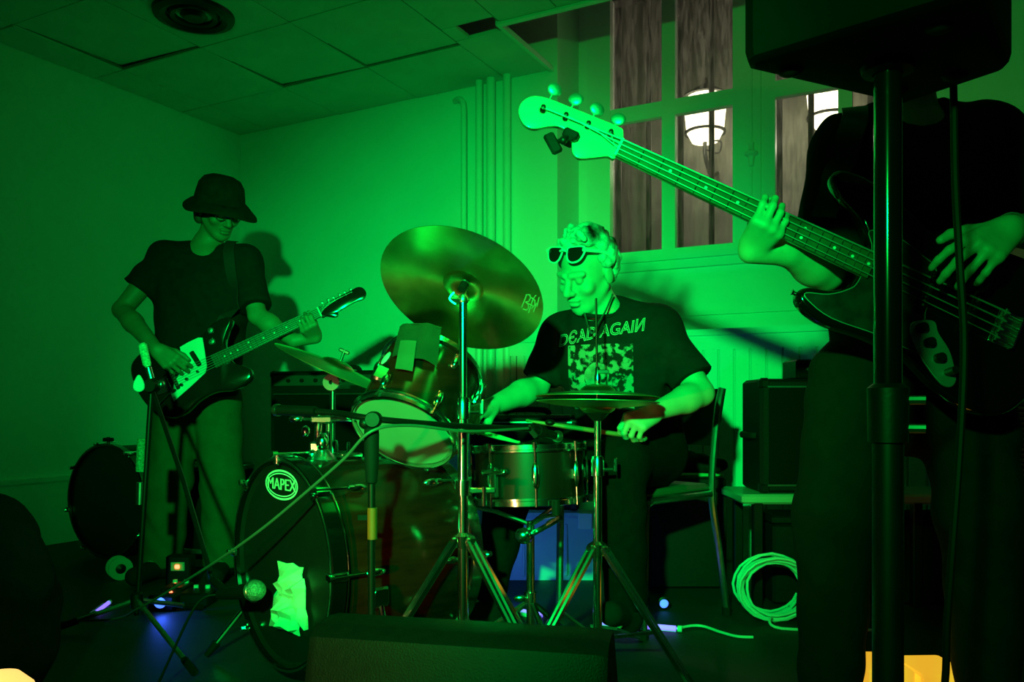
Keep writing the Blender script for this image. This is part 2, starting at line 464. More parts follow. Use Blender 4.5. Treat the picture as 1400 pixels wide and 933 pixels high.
def hand_parts(fd, wrist, Yd, Zd, side, curls, spread=.12, s=1.0, thumb=(.6, .5, .35), k=.004):
    """wrist position, Yd wrist->knuckles, Zd back of hand, side=+1/-1 picks the thumb's side, curls per finger in degrees"""
    Y = Vector(Yd).normalized(); Zv = Vector(Zd); Zv = (Zv - Y * Zv.dot(Y)).normalized(); X = Y.cross(Zv) * side
    def L(x, y, z): return wrist + (X * x + Y * y + Zv * z) * s
    kn = [(.030, .088, .002), (.010, .092, .005), (-.011, .087, .003), (-.030, .078, -.002)]
    ln = [(.043, .026, .020), (.048, .030, .021), (.044, .028, .021), (.035, .021, .019)]
    rd = [.0092, .0095, .0090, .0080]; tips = []
    for i in range(4):
        kp = L(*kn[i]); root = L(kn[i][0] * .55, .01, -.002)
        fd.cap(root, kp, .0150 * s, .0115 * s, .013)
        fd.cap(L(kn[i][0] * .6, .02, -.010), L(kn[i][0] * .95, .075, -.008), .0125 * s, .0105 * s, .012)
    for i in range(4):
        kp = L(*kn[i]); ang = 0.0; p = kp; sp = (1.5 - i) * spread
        d0 = (Y * math.cos(sp) + X * math.sin(sp)).normalized()
        for j in range(3):
            ang += math.radians(curls[i][j] if isinstance(curls[i], (tuple, list)) else curls[i])
            d = d0 * math.cos(ang) - Zv * math.sin(ang); q = p + d * ln[i][j] * s
            fd.cap(p, q, rd[i] * (1 - .08 * j) * s, rd[i] * (.92 - .08 * j) * s, k if j else .008); p = q
        tips.append(p)
    a, b, c = thumb   # outward, forward, palmward mix
    p0 = L(.018, .018, -.008); d = (X * a + Y * b - Zv * c).normalized()
    p1 = p0 + d * .044 * s; fd.cap(p0, p1, .0155 * s, .0125 * s, .012)
    d2 = (d + Y * .5 - X * .15).normalized(); p2 = p1 + d2 * .033 * s; fd.cap(p1, p2, .0115 * s, .0105 * s, k)
    d3 = (d2 + Y * .3 - X * .3).normalized(); p3 = p2 + d3 * .026 * s; fd.cap(p2, p3, .0105 * s, .0085 * s, k)
    return tips, p3

# ================================================================== ROOM
T_WIN = -0.30
s0 = S(762); s_end = 5.9
SNOTCH = 2.345; TNOTCH = 0.60
ZT = 3.05
def rbox(s0_, s1_, t0, t1, z0, z1):
    return [R(s0_, t0, z0), R(s1_, t0, z0), R(s1_, t1, z0), R(s0_, t1, z0), R(s0_, t0, z1), R(s1_, t0, z1), R(s1_, t1, z1), R(s0_, t1, z1)]
mk('floor', MB().hexa(rbox(-.15, 6.2, -.4, 6.2, -.06, 0.0)), m_floor, kind='structure', label='dark worn floor of the little stage area', smooth=None)
mk('wall_left', MB().hexa(rbox(-.12, 0, -.3, 6.0, 0, ZT)), m_wall, kind='structure', label='plain painted wall behind the guitarist', smooth=None)
wb = MB()
wb.hexa(rbox(0, s0, -.30, 0, 0, ZT))                      # wall left of the window recess
wx0, wx1 = S(835, T_WIN), S(1290, T_WIN)                  # window opening
wz0 = 1.60
wb.hexa(rbox(s0, wx0 - .12, -.42, T_WIN, 0, ZT))
wb.hexa(rbox(wx0 - .12, wx1 + .12, -.42, T_WIN, 0, wz0 - .04))
wb.hexa(rbox(wx1 + .12, s_end, -.42, T_WIN, 0, ZT))
mk('wall_back', wb, m_wall, kind='structure', label='painted back wall with a window recess', smooth=None)
mk('baseboard_left', MB().hexa(rbox(0, .022, .0, 5.0, 0, .335)).hexa(rbox(0, .03, .0, 5.0, .335, .36)), m_trim, kind='structure', label='tall skirting board along the left wall', smooth=None)

# ceiling: slab above, grid and single tiles
ceil = mk('ceiling', MB().hexa(rbox(-.1, 6.0, -.42, 6.0, ZT, ZT + .08)), m_plenum, kind='structure', label='suspended tile ceiling', smooth=None)
mk('upstand', MB().hexa(rbox(SNOTCH, 6.0, TNOTCH, TNOTCH + .03, CZ - .012, ZT)).hexa(rbox(SNOTCH - .02, SNOTCH, 0, TNOTCH + .03, CZ - .012, CZ + .012)), m_trim, ceil, smooth=None)
sl = [0.0, .25, .85, 1.45, 2.05, SNOTCH, 2.65, 3.25, 3.85, 4.45, 5.05, 5.65]
tl = [0.0, .49, 1.09, 1.69, 2.29, 2.89, 3.49, 4.09]
for i in range(len(sl) - 1):
    for j in range(len(tl) - 1):
        a0, a1, b0, b1 = sl[i], sl[i + 1], tl[j], tl[j + 1]
        if a0 >= SNOTCH - .01:
            if b1 <= TNOTCH: continue
            b0 = max(b0, TNOTCH + .03)
        if j == 1 and i == 4: a0 = a0 + 0.0; b0 = b0 + .19      # missing strip, a dark hole
        if j == 0 and i == 4: b1 = tl[1] + .055
        if i == 1 and j == 2: b0 += .014
        if i == 2 and j == 1: b0 += .013
        if i == 3 and j == 1: b0 += .008
        g = .004
        dz = [random.uniform(-.002, .004) for _ in range(4)]
        if i == 1 and j == 2: dz = [.02, .006, 0, .004]; 
        if i == 2 and j == 1: dz = [.016, .002, 0, 0]
        if i == 3 and j == 1: dz = [.012, .012, 0, 0]
        cs = [(a0 + g, b0 + g), (a1 - g, b0 + g), (a1 - g, b1 - g), (a0 + g, b1 - g)]
        mk('ceiling_tile', MB().hexa([R(p[0], p[1], CZ + dz[q]) for q, p in enumerate(cs)] + [R(p[0], p[1], CZ + .018 + dz[q]) for q, p in enumerate(cs)]), m_ceil, ceil, smooth=None)
mk('ceiling_tile', MB().hexa([R(p, q, CZ) for p, q in ((2.054, .55), (2.13, .55), (2.13, .68), (2.054, .68))] + [R(p, q, CZ + .018) for p, q in ((2.054, .55), (2.13, .55), (2.13, .68), (2.054, .68))]), m_ceil, ceil, smooth=None)
for a in sl[1:-1]:
    mk('grid_bar', MB().hexa(rbox(a - .009, a + .009, 0 if a < SNOTCH - .1 else TNOTCH + .03, 4.1, CZ - .0005 + .006, CZ + .004 + .006)), m_grid, ceil, smooth=None)
for b in tl[1:-1]:
    mk('grid_bar', MB().hexa(rbox(0, (2.05 if b < TNOTCH else 5.65), b - .009, b + .009, CZ + .0058, CZ + .0105)), m_grid, ceil, smooth=None)
# round air outlet
vd = 1.84 * F / (HOR - 20); vc = P(265, 20, vd)
vt = thing('ceiling_vent', vc, 'round louvred air outlet set in the ceiling tiles', 'vent')
mk('outer_ring', MB().lathe([(.185, .004), (.18, -.014), (.15, -.022), (.125, -.012), (.12, .012)], vc, V(0, 0, 1), 40), m_blackmetal, vt)
mk('cone_ring', MB().lathe([(.118, .002), (.105, -.018), (.085, -.012), (.08, .012)], vc, V(0, 0, 1), 36), m_blackmetal, vt)
mk('centre_cone', MB().lathe([(.0, -.02), (.045, -.022), (.062, -.006), (.05, .012)], vc, V(0, 0, 1), 30), m_blackmetal, vt)
mk('duct_throat', MB().lathe([(.12, .0), (.12, .10), (.0, .10)], vc, V(0, 0, 1), 30), m_plenum, vt)

# pipes
for x, r, lab in ((634, .017, 'thin painted pipe with a bend at its top beside the wall pipes'), (655, .021, 'painted heating pipe next to the bent thin pipe'), (671, .026, 'thickest painted heating pipe, in the middle of the row'), (693, .022, 'painted heating pipe nearest the window recess')):
    t = .055; s_ = S(x, t)
    if x == 634: pts = [R(s_, t, 0)] + [R(s_, t, z) for z in np.linspace(.4, 2.44, 6)] + [R(s_ - .006, t - .004, 2.475), R(s_ - .028, t - .012, 2.502), R(s_ - .06, t - .028, 2.512), R(s_ - .09, .004, 2.515)]
    else: pts = [R(s_, t, 0), R(s_, t, 1.3), R(s_, t, CZ + .03)]
    p = mk('heating_pipe', MB().tube(pts, r, 14), m_pipe, label=lab, cat='pipe', group='heating pipes on the back wall')
    for z in (1.55, .8):
        mk('pipe_clip', MB().lathe([(r, -.012), (r + .004, -.012), (r + .004, .012), (r, .012)], R(s_, t, z), V(0, 0, 1), 14).box(R(s_, t / 2 - r / 2, z), (.014, t - r, .02), x=U), m_pipe, p)

# window: casings, sashes, panes
win = mk('window_1', MB().hexa(rbox(wx0 - .14, wx0, -.36, T_WIN + .012, wz0 - .05, ZT)).hexa(rbox(wx0, wx1, -.36, T_WIN + .012, wz0 - .05, wz0)).hexa(rbox(wx1, wx1 + .12, -.36, T_WIN + .012, wz0 - .05, ZT)), m_trim, kind='structure', label='old casement window with iron bars outside', smooth=None)
zr0 = Z(913, 158, T_WIN); zr1 = Z(913, 137, T_WIN)
xs = [(835, 905), (923, 1002), (1060, 1146), (1165, 1245)]
stiles = [(905, 923), (1146, 1165)]
for a, b in stiles:
    mk('mullion', MB().hexa(rbox(S(a, T_WIN), S(b, T_WIN), -.345, T_WIN + .004, wz0, ZT)), m_trim, win, smooth=None)
mk('meeting_stile', MB().hexa(rbox(S(1002, T_WIN), S(1060, T_WIN), -.345, T_WIN + .006, wz0, ZT)).hexa(rbox(S(1019, T_WIN), S(1041, T_WIN), -.30, T_WIN + .022, wz0 - .02, ZT)), m_trim, win, smooth=None)
mk('outer_stile', MB().hexa(rbox(S(1245, T_WIN), wx1, -.345, T_WIN + .006, wz0, ZT)), m_trim, win, smooth=None)
for a, b in xs:
    sa, sb = S(a, T_WIN), S(b, T_WIN)
    mk('glazing_bar', MB().hexa(rbox(sa, sb, -.345, T_WIN + .004, zr0, zr1)), m_trim, win, smooth=None)
    for z0, z1 in ((wz0, zr0), (zr1, ZT)):
        mk('pane', MB().hexa(rbox(sa - .004, sb + .004, -.336, -.332, z0 - .004, z1 + .004)), m_glass, win, smooth=None)
hs = S(1029, T_WIN); hz = Z(1029, 214, T_WIN)
mk('window_handle', MB().lathe([(.0, -.06), (.012, -.058), (.018, -.01), (.034, .0), (.034, .012), (.016, .022), (.012, .05), (.016, .06), (.0, .065)], R(hs, T_WIN + .035, hz), V(0, 0, 1), 16), m_pipe, win)
mk('bolt_rod', MB().rod(R(hs, T_WIN + .026, wz0), R(hs, T_WIN + .026, ZT - .2), .005, 8), m_pipe, win)
mk('trim_1', MB().hexa(rbox(s0, s_end, -.30, -.235, 1.53, 1.562)).hexa(rbox(s0, s_end, -.30, -.262, 1.485, 1.53)), m_trim, kind='structure', label='window sill board with moulded apron', smooth=None)
mk('trim_2', MB().hexa(rbox(s0, s_end, -.30, -.275, 1.225, 1.25)), m_trim, kind='structure', label='narrow dado moulding below the window sill', smooth=None)
# boarded cover below the window
TB = .12; sb0 = S(697, TB)
zb = 1.11
cov = mk('trim_3', MB().hexa(rbox(sb0, s_end, -.30, TB - .014, 0, zb - .03)).hexa(rbox(sb0 - .01, s_end, -.30, TB + .02, zb - .03, zb)), m_trim, kind='structure', label='boarded radiator cover below the window', smooth=None)
sp = (S(1093.5, TB) - S(961, TB)) / 6
s_ = S(961, TB) - 16 * sp
while s_ < s_end - sp:
    if s_ >= sb0 - .001:
        b_ = MB(); g = .0028; z0, z1 = .0, zb - .10
        prof = [(s_ + g, TB - .012), (s_ + g, TB - .004), (s_ + g + .004, TB), (s_ + sp - g - .004, TB), (s_ + sp - g, TB - .004), (s_ + sp - g, TB - .012)]
        b_.add([R(a, t, z) for z in (z0, z1) for a, t in prof], [(i, (i + 1) % 6, 6 + (i + 1) % 6, 6 + i) for i in range(6)] + [tuple(range(5, -1, -1)), tuple(range(6, 12))])
        mk('board', b_, m_trim, cov, smooth=None)
    s_ += sp
mk('top_rail', MB().hexa(rbox(sb0, s_end, TB - .013, TB + .003, zb - .10, zb - .03)), m_trim, cov, smooth=None)
mk('cover_seam', MB().hexa(rbox(s0 - .19, s0 - .185, TB + .001, TB + .004, .1, zb - .1)), m_grid, cov, smooth=None)

# outside: iron bars, lanterns, rendered wall
out_t = -1.9
mk('outside_wall', MB().hexa(rbox(-.5, 8.5, out_t - .2, out_t, -.5, 4.6)), m_stone, label='rough rendered wall in the street behind the window', cat='wall', smooth=None)
for x in (846, 887, 931, 973, 1066, 1109, 1150, 1190, 1230):
    a = S(x, -.46)
    mk('iron_bar', MB().tube([R(a, -.46, 1.52), R(a, -.46, 2.3), R(a, -.46, ZT + .05)], .016, 8), m_iron, label='dark iron security bar standing outside the window panes', cat='window bar', group='iron bars outside the window')
for (x, y, lab) in ((964, 172, 'lit street lantern seen through the window pane beside the bass headstock'), (1134, 150, 'lit street lantern seen through the pane below the loudspeaker')):
    t = -1.55; a = S(x, t); z = Z(x, y, t); c = R(a, t, z)
    LS = 1.3
    L_ = thing('street_lantern', c - V(0, 0, .22), lab, 'street lamp', 'street lanterns outside the window')
    mk('lantern_glass', MB().lathe([(.0, -.115), (.09, -.11), (.125, -.04), (.14, .10), (.12, .20), (.0, .21)], c, V(0, 0, 1), 24), m_lantern, L_)
    mk('lantern_rim', MB().lathe([(.124, -.055), (.140, -.055), (.140, -.040), (.124, -.040), (.124, -.055)], c, V(0, 0, 1), 24), m_iron, L_)
    mk('lantern_roof', MB().lathe([(.0, .34), (.02, .32), (.03, .28), (.15, .21), (.15, .20), (.0, .20)], c, V(0, 0, 1), 24), m_iron, L_)
    mk('lantern_arm', MB().tube(spline([c + V(0, 0, -.11), c + V(0, 0, -.2), c + W * .15 + V(0, 0, -.3), c + W * .345 + V(0, 0, -.24)], 6), .014, 8).tube(spline([c + U * .0 + V(0, 0, -.16), c + U * .09 + V(0, 0, -.2), c + U * .11 + V(0, 0, -.13), c + U * .06 + V(0, 0, -.11)], 6), .007, 6), m_iron, L_)
    pl = bpy.data.lights.new('lantern_light', 'POINT'); pl.energy = 10; pl.color = (1, .88, .68); pl.shadow_soft_size = .05
    po = bpy.data.objects.new('lantern_light', pl); COL.objects.link(po); po.location = c + W * -.02 + V(0, 0, -.26) - W * .25

# ================================================================== DRUM KIT
def drum_axis_obj(): pass
KA = V(.743, .669, 0).normalized()            # front head -> batter head
KR = V(KA.y, -KA.x, 0)                        # viewer's right on the front head
KC = P(383, 771, 2.15); KRAD = .268; KL = .40
kick = thing('bass_drum', V(KC.x + KA.x * .2, KC.y + KA.y * .2, 0), 'burgundy bass drum with black front head and oval logo', 'drum')
UP = V(0, 0, 1)
mk('shell', MB().lathe([(KRAD, .03), (KRAD + .002, .04), (KRAD + .002, KL + .02), (KRAD, KL + .03), (KRAD - .01, KL + .03), (KRAD - .01, .03), (KRAD, .03)], KC, KA, 64), m_shell, kick)
def hoop(o, ax, r, w_, th, mat, parent, name='hoop', seg=64):
    return mk(name, MB().lathe([(r, 0), (r + th * .6, -.001), (r + th, .003), (r + th, w_ - .003), (r + th * .6, w_ + .001), (r, w_), (r, 0)], o, ax, seg), mat, parent)
hoop(KC - KA * .005, KA, KRAD - .002, .042, .014, m_blackgloss, kick)
hoop(KC + KA * (KL + .022), KA, KRAD - .002, .042, .014, m_chrome, kick)
mk('hoop_inlay', MB().lathe([(KRAD + .012, .037), (KRAD + .0145, .038), (KRAD + .0145, .041), (KRAD + .012, .042)], KC, KA, 64), m_chrome, kick)
mk('hoop_inlay', MB().lathe([(KRAD + .003, -.0065), (KRAD + .009, -.0075), (KRAD + .009, -.005)], KC, KA, 64), m_steel, kick)
fh = mk('front_head', MB().lathe([(0, .012), (.1, .0125), (KRAD - .012, .014), (KRAD - .002, .006)], KC, KA, 64), m_blackhead, kick)
mk('batter_head', MB().lathe([(0, KL + .05), (KRAD - .004, KL + .048)], KC, KA, 48), m_whitehead, kick)
# logo on the front head
LC = KC - KA * (-.0105) + UP * .205 + KR * (-.012)
def on_head(v, f, dz=0.0): return MB().add([LC + KR * p.x + UP * p.y - KA * (p.z + dz) for p in v], f)
ring = MB()
for ra, rb, wd in ((.093, .040, .0065),):
    n = 48
    for (a1, b1, a2, b2) in ((ra, rb, ra - wd, rb - wd * .8), (ra - wd * 1.7, rb - wd * 1.35, ra - wd * 2.3, rb - wd * 1.8)):
        vv = []
        for i in range(n):
            a = 2 * math.pi * i / n
            vv += [LC + KR * a1 * math.cos(a) + UP * b1 * math.sin(a) - KA * .0016, LC + KR * a2 * math.cos(a) + UP * b2 * math.sin(a) - KA * .0016]
        ring.add(vv, [(2 * i, 2 * ((i + 1) % n), 2 * ((i + 1) % n) + 1, 2 * i + 1) for i in range(n)])
mk('logo_ring', ring, m_white, fh, smooth=None)
v_, f_ = text2d('MAPEX', .046, sx=1.12)
v2 = v_ + [p + V(.0016, 0, 0) for p in v_] + [p - V(.0016, 0, 0) for p in v_]; n_ = len(v_)
f2 = f_ + [tuple(i + n_ for i in q) for q in f_] + [tuple(i + 2 * n_ for i in q) for q in f_]
mk('logo_lettering', on_head([V(p.x, p.y * .95, p.z) for p in v2], f2, .0018), m_white, fh, smooth=None)
# claws, rods, lugs
for q in range(8):
    a = math.pi * 2 * (q + .0) / 8 + .02
    d = KR * math.cos(a) + UP * math.sin(a)
    for side in (0, 1):
        o = KC + KA * (0.0 if side == 0 else KL + .06); dr = KA if side == 0 else -KA
        if d.z < -.9: continue
        cl = mk('claw', MB().box(o + d * (KRAD + .014) + dr * .012, (.022, .05, .014), x=KA.cross(d), z=d, bevel=.004).box(o + d * (KRAD + .002) - dr * .008, (.02, .010, .022), x=KA.cross(d), z=d, bevel=.003), m_chrome, kick)
        mk('tension_rod', MB().rod(o + d * (KRAD + .020) - dr * .012, o + d * (KRAD + .020) + dr * .10, .0035, 8).rod(o + d * (KRAD + .020) - dr * .02, o + d * (KRAD + .020) - dr * .006, .008, 8), m_chrome, cl)
        mk('lug', MB().ball(o + d * (KRAD + .014) + dr * .115, (.011, .028, .014), x=KA.cross(d), z=d).rod(o + d * (KRAD + .02) + dr * .085, o + d * (KRAD + .02) + dr * .1, .007, 10), m_chrome, kick)
for sgn in (-1, 1):
    base = KC + KA * .13 + KR * sgn * (KRAD + .004) + UP * -.06
    foot = V(base.x, base.y, 0) + (KR * -.10 - KA * .17 if sgn < 0 else KR * .05 + KA * .02) + V(0, 0, .018)
    sp_ = mk('spur', MB().rod(base, foot, .008, 10), m_chrome, kick)
    mk('rubber_tip', MB().rod(foot + (base - foot).normalized() * .035, foot - (base - foot).normalized() * .012, .013, 10, .009), m_rubber, sp_)
    mk('spur_bracket', MB().box(base, (.05, .05, .024), x=KA, z=KR, bevel=.006), m_chrome, kick)
# crumpled tape stuck low on the front head: faceted folded sheets
random.seed(21)
def crumple(c, w_, h_, nx, ny, name, lean=0.0):
    vv = []; ff = []
    for lay in (0, 1):
        for i in range(nx + 1):
            for j in range(ny + 1):
                if lay == 0:
                    ed = min(i, nx - i, j, ny - j) == 0
                    a = (i / nx - .5) * w_ + random.uniform(-.3, .3) * w_ / nx; q = (j / ny - .5) * h_ + random.uniform(-.3, .3) * h_ / ny
                    o = .004 if ed else random.uniform(.008, .038)
                    vv.append(c + KR * (a + lean * q) + UP * q - KA * o)
                else: vv.append(vv[i * (ny + 1) + j] + KA * .0025)
    N = (nx + 1) * (ny + 1)
    for i in range(nx):
        for j in range(ny):
            q = i * (ny + 1) + j
            for t in ((q, q + 1, q + ny + 2), (q, q + ny + 2, q + ny + 1)): ff += [t, tuple(N + k for k in reversed(t))]
    return mk(name, MB().add(vv, ff), m_towel, kick, label='crumpled pale tape on the black head', smooth=None)
tc = KC + KA * .008
crumple(tc + UP * -.045 + KR * .045, .13, .10, 4, 5, 'tape_bunch', .1)
crumple(tc + UP * -.125 + KR * .030, .16, .10, 6, 5, 'tape_bunch', .35)
crumple(tc + UP * -.085 + KR * .095, .07, .12, 3, 5, 'tape_bunch', -.2)
# tom mount on the bass drum
mb_ = KC + KA * .20 + UP * (KRAD + .004)
mk('mount_plate', MB().box(mb_ + UP * .004, (.07, .06, .014), x=KA, bevel=.004), m_chrome, kick)
mt_c = P(437, 618, 2.24)
tp = P(437, 562, 2.24)
mk('mount_post', MB().rod(P(433, 640, 2.24), tp, .011, 14).rod(P(450, 640, 2.24), P(450, 572, 2.24), .009, 12), m_chrome, kick)
mk('mount_clamp', MB().box(P(433, 612, 2.24), (.034, .04, .034), bevel=.006).box(P(441, 574, 2.24), (.06, .035, .022), bevel=.005).ball(P(441, 605, 2.21), (.018, .018, .026)), m_chrome, kick)
mk('mount_flange', MB().lathe([(.045, 0), (.044, .012), (.03, .03), (.02, .045), (.0, .05)], P(440, 636, 2.24), UP, 20), m_steel, kick)
mk('wing_bolt', MB().ball(P(405, 573, 2.22), (.020, .010, .010)).rod(P(405, 573, 2.22), P(435, 575, 2.24), .005, 8).ball(P(418, 590, 2.22), (.012, .008, .016)), m_chrome, kick)
mk('mount_arm', MB().tube(spline([P(441, 574, 2.24), P(470, 572, 2.22), P(500, 575, 2.2), P(515, 570, 2.2)], 5), .009, 10), m_chrome, kick)

# rack tom
TA = V(.28, .62, .73).normalized(); TC = P(551, 592, 2.17); TR = .139; TL = .235
tom = thing('rack_tom', TC, 'burgundy rack tom tilted over the bass drum with a pale lower head', 'drum')
mk('shell', MB().lathe([(TR, .012), (TR, TL - .012), (TR - .006, TL - .012), (TR - .006, .012), (TR, .012)], TC, TA, 56), m_shell, tom)
def tri_hoop(o, ax, r, sgn, parent):
    A = ax * sgn
    return mk('hoop', MB().lathe([(r + .003, -.004), (r + .012, -.003), (r + .012, .002), (r + .006, .004), (r + .006, .017), (r + .002, .019), (r, .015), (r + .001, .002), (r + .003, -.004)], o, A, 56), m_chrome, parent)
tri_hoop(TC + TA * .012, TA, TR, -1, tom); tri_hoop(TC + TA * (TL - .012), TA, TR, 1, tom)
mk('lower_head', MB().lathe([(0, 0.0), (TR - .008, .001), (TR, .008)], TC, TA, 48), m_whitehead, tom)
mk('upper_head', MB().lathe([(0, TL), (TR - .008, TL - .001), (TR, TL - .008)], TC, TA, 48), m_whitehead, tom)
e1, e2, _ = basis(TA, V(0, -1, 0))
for q in range(6):
    a = math.pi * 2 * (q + .42) / 6; d = e1 * math.cos(a) + e2 * math.sin(a)
    for h, sg in ((.05, -1), (TL - .05, 1)):
        mk('lug', MB().ball(TC + d * (TR + .008) + TA * h, (.010, .011, .022), x=d, z=TA, seg=12).box(TC + d * (TR + .004) + TA * h, (.010, .016, .05), x=d, z=TA, bevel=.003), m_chrome, tom)
        mk('tension_rod', MB().rod(TC + d * (TR + .011) + TA * (h), TC + d * (TR + .011) + TA * (h + sg * .058), .003, 8).rod(TC + d * (TR + .011) + TA * (h + sg * .05), TC + d * (TR + .011) + TA * (h + sg * .060), .006, 8), m_chrome, tom)
def tom_patch(a0, a1, h0, h1, r, th, n=10, m=5, sag=0.0, skew=0.0):
    mb = MB(); vv = []; ff = []
    for lay in (0, 1):
        for i in range(n + 1):
            for j in range(m + 1):
                h = h0 + (h1 - h0) * j / m
                a = a0 + (a1 - a0) * i / n + skew * (h - TL); d = e1 * math.cos(a) + e2 * math.sin(a)
                vv.append(TC + d * (r + lay * th + sag * math.sin(i * 1.1) * .004) + TA * h)
    N = (n + 1) * (m + 1)
    for i in range(n):
        for j in range(m):
            q = i * (m + 1) + j
            ff.append((q, q + 1, q + m + 2, q + m + 1)); ff.append((N + q, N + q + m + 1, N + q + m + 2, N + q + 1))
    def edge(idx):
        for a, b in zip(idx, idx[1:]): ff.append((a, b, N + b, N + a))
    edge([i * (m + 1) for i in range(n + 1)]); edge([i * (m + 1) + m for i in range(n + 1)]); edge(list(range(m + 1))); edge([n * (m + 1) + j for j in range(m + 1)])
    return mb.add(vv, ff)
mk('damping_cloth', tom_patch(-.84, -.02, TL - .105, TL + .022, TR + .016, .003, sag=1, skew=-1.7), m_gaffer, tom, label='dark cloth taped over the tom rim')
mk('damping_cloth_fold', tom_patch(-.88, -.05, TL + .018, TL + .022, TR - .03, .049), m_gaffer, tom)
mk('tape_patch', tom_patch(-.72, -.42, TL - .155, TL - .050, TR + .0205, .002, skew=-1.7), m_tape, tom, label='pale tape patch')
mk('shell_badge', MB().ball(TC + (e1 * math.cos(-1.05) + e2 * math.sin(-1.05)) * TR + TA * .16, (.004, .018, .022), x=(e1 * math.cos(-1.05) + e2 * math.sin(-1.05)), z=TA), m_whiteplastic, tom)
mk('mount_bracket', MB().box(TC - e2 * (TR + .012) * .7 + e1 * (TR + .012) * .62 + TA * .08, (.03, .04, .05), x=e1, z=TA, bevel=.006), m_chrome, tom)

# snare drum on its stand
NC = P(725, 688, 2.40); NC.z = .462; NR = .158; NH = .158
sn = thing('snare_drum', NC, 'dark snare drum with chrome hoops and tube lugs beside the drummer', 'drum')
NA = V(-.03, .05, 1).normalized()
mk('shell', MB().lathe([(NR, .01), (NR, NH - .01), (NR - .006, NH - .01), (NR - .006, .01), (NR, .01)], NC, NA, 56), m_snare, sn)
tri_hoop(NC + NA * .012, NA, NR, -1, sn); tri_hoop(NC + NA * (NH - .012), NA, NR, 1, sn)
mk('batter_head', MB().lathe([(0, NH), (NR - .01, NH - .001), (NR, NH - .008)], NC, NA, 48), m_whitehead, sn)
mk('snare_head', MB().lathe([(0, 0), (NR - .01, .001), (NR, .008)], NC, NA, 48), m_whitehead, sn)
n1, n2, _ = basis(NA, V(0, -1, 0))
for q in range(8):
    a = math.pi * 2 * (q + .1) / 8; d = n1 * math.cos(a) + n2 * math.sin(a)
    lg = mk('lug', MB().ball(NC + d * (NR + .012) + NA * (NH / 2), (.008, .011, .038), x=d, z=NA, seg=12).box(NC + d * (NR + .004) + NA * NH / 2, (.012, .012, .03), x=d, z=NA, bevel=.002), m_chrome, sn)
    mk('tension_rod', MB().rod(NC + d * (NR + .012) + NA * -.008, NC + d * (NR + .012) + NA * (NH + .008), .0032, 8).rod(NC + d * (NR + .012) + NA * (NH - .002), NC + d * (NR + .012) + NA * (NH + .012), .006, 8), m_chrome, lg)
sa = -1.0; d = n1 * math.cos(-.62) + n2 * math.sin(-.62)
so = NC + d * (NR + .014) + NA * .062
mk('strainer', MB().box(so, (.016, .018, .085), x=d, z=NA, bevel=.003).box(so + NA * .028, (.02, .07, .014), x=d, z=NA, bevel=.004).ball(so + NA * .028 + d.cross(NA) * .034, .009).ball(so + NA * .028 - d.cross(NA) * .034, .009), m_chrome, sn)
NP = NC - NA * .02
ss = thing('snare_stand', V(NC.x, NC.y, 0), 'chrome basket stand holding the snare drum', 'drum stand')
for q in range(3):
    a = q * 2.094 + .9; d = V(math.cos(a), math.sin(a), 0)
    mk('basket_arm', MB().tube([NP + V(0, 0, -.05), NP + d * .10 + V(0, 0, -.015), NP + d * (NR + .02) + V(0, 0, .0), NP + d * (NR + .02) + V(0, 0, .03)], .007, 8), m_chrome, ss)
    mk('grip', MB().rod(NP + d * (NR + .02) + V(0, 0, .0), NP + d * (NR + .02) + V(0, 0, .04), .011, 10), m_rubber, ss)
    lp = V(NP.x, NP.y, .17)
    l = mk('leg', MB().tube([lp, V(NP.x, NP.y, .012) + d * .22], .009, 8), m_chrome, ss)
    mk('rubber_foot', MB().ball(V(NP.x, NP.y, .014) + d * .225, .014), m_rubber, l)
mk('tube', MB().rod(V(NP.x, NP.y, .09), NP + V(0, 0, -.04), .012, 14), m_chrome, ss)
mk('tilter', MB().ball(NP + V(-.02, -.02, -.08), (.028, .02, .024)).rod(NP + V(0, 0, -.08), NP + V(.06, -.04, -.04), .008, 10).rod(NP + V(.05, -.035, -.045), NP + V(.085, -.055, -.02), .010, 10), m_chrome, ss)
mk('clamp', MB().lathe([(.012, -.015), (.019, -.015), (.019, .015), (.012, .015)], V(NP.x, NP.y, .18), UP, 14).ball(V(NP.x - .03, NP.y - .02, .18), (.02, .006, .010)), m_chrome, ss)

# cymbals
def cymbal(name, c, ax, rad, label, group=None, x=None, bow=.016, bell=.018, br=.055):
    prof = [(.006, bow + bell)] + [(br * math.sin(a), bow + bell * math.cos(a) - 0.0) for a in (.4, .8, 1.2, 1.5)]
    for q in np.linspace(.12, 1, 12):
        r = br + (rad - br) * q; prof.append((r, bow * (1 - ((r - br) / (rad - br)) ** 1.8)))
    th = .0013
    prof2 = prof + [(r, z - th) for r, z in reversed(prof)]
    prof2.append(prof2[0])
    mb = MB().lathe(prof2, V(0, 0, 0), V(0, 0, 1), 72)
    me = mb.mesh(name)
    me.polygons.foreach_set('use_smooth', [True] * len(me.polygons)); me.set_sharp_from_angle(angle=math.radians(40))
    me.materials.append(m_bronze)
    o = bpy.data.objects.new(name, me); COL.objects.link(o)
    X, Y, A = basis(ax, x); o.matrix_world = frame(c, X, Y, A)
    return tag(o, label, 'cymbal', group)
# big crash: the underside faces the camera
ccx = P(635, 388, 2.12)
CA = V(.27, .56, .78).normalized()
crash = cymbal('crash_cymbal', ccx - CA * .03, CA, .218, 'large hammered bronze crash cymbal showing its underside on a tall chrome stand', x=V(1, 0, 0), bow=.02, bell=.02)
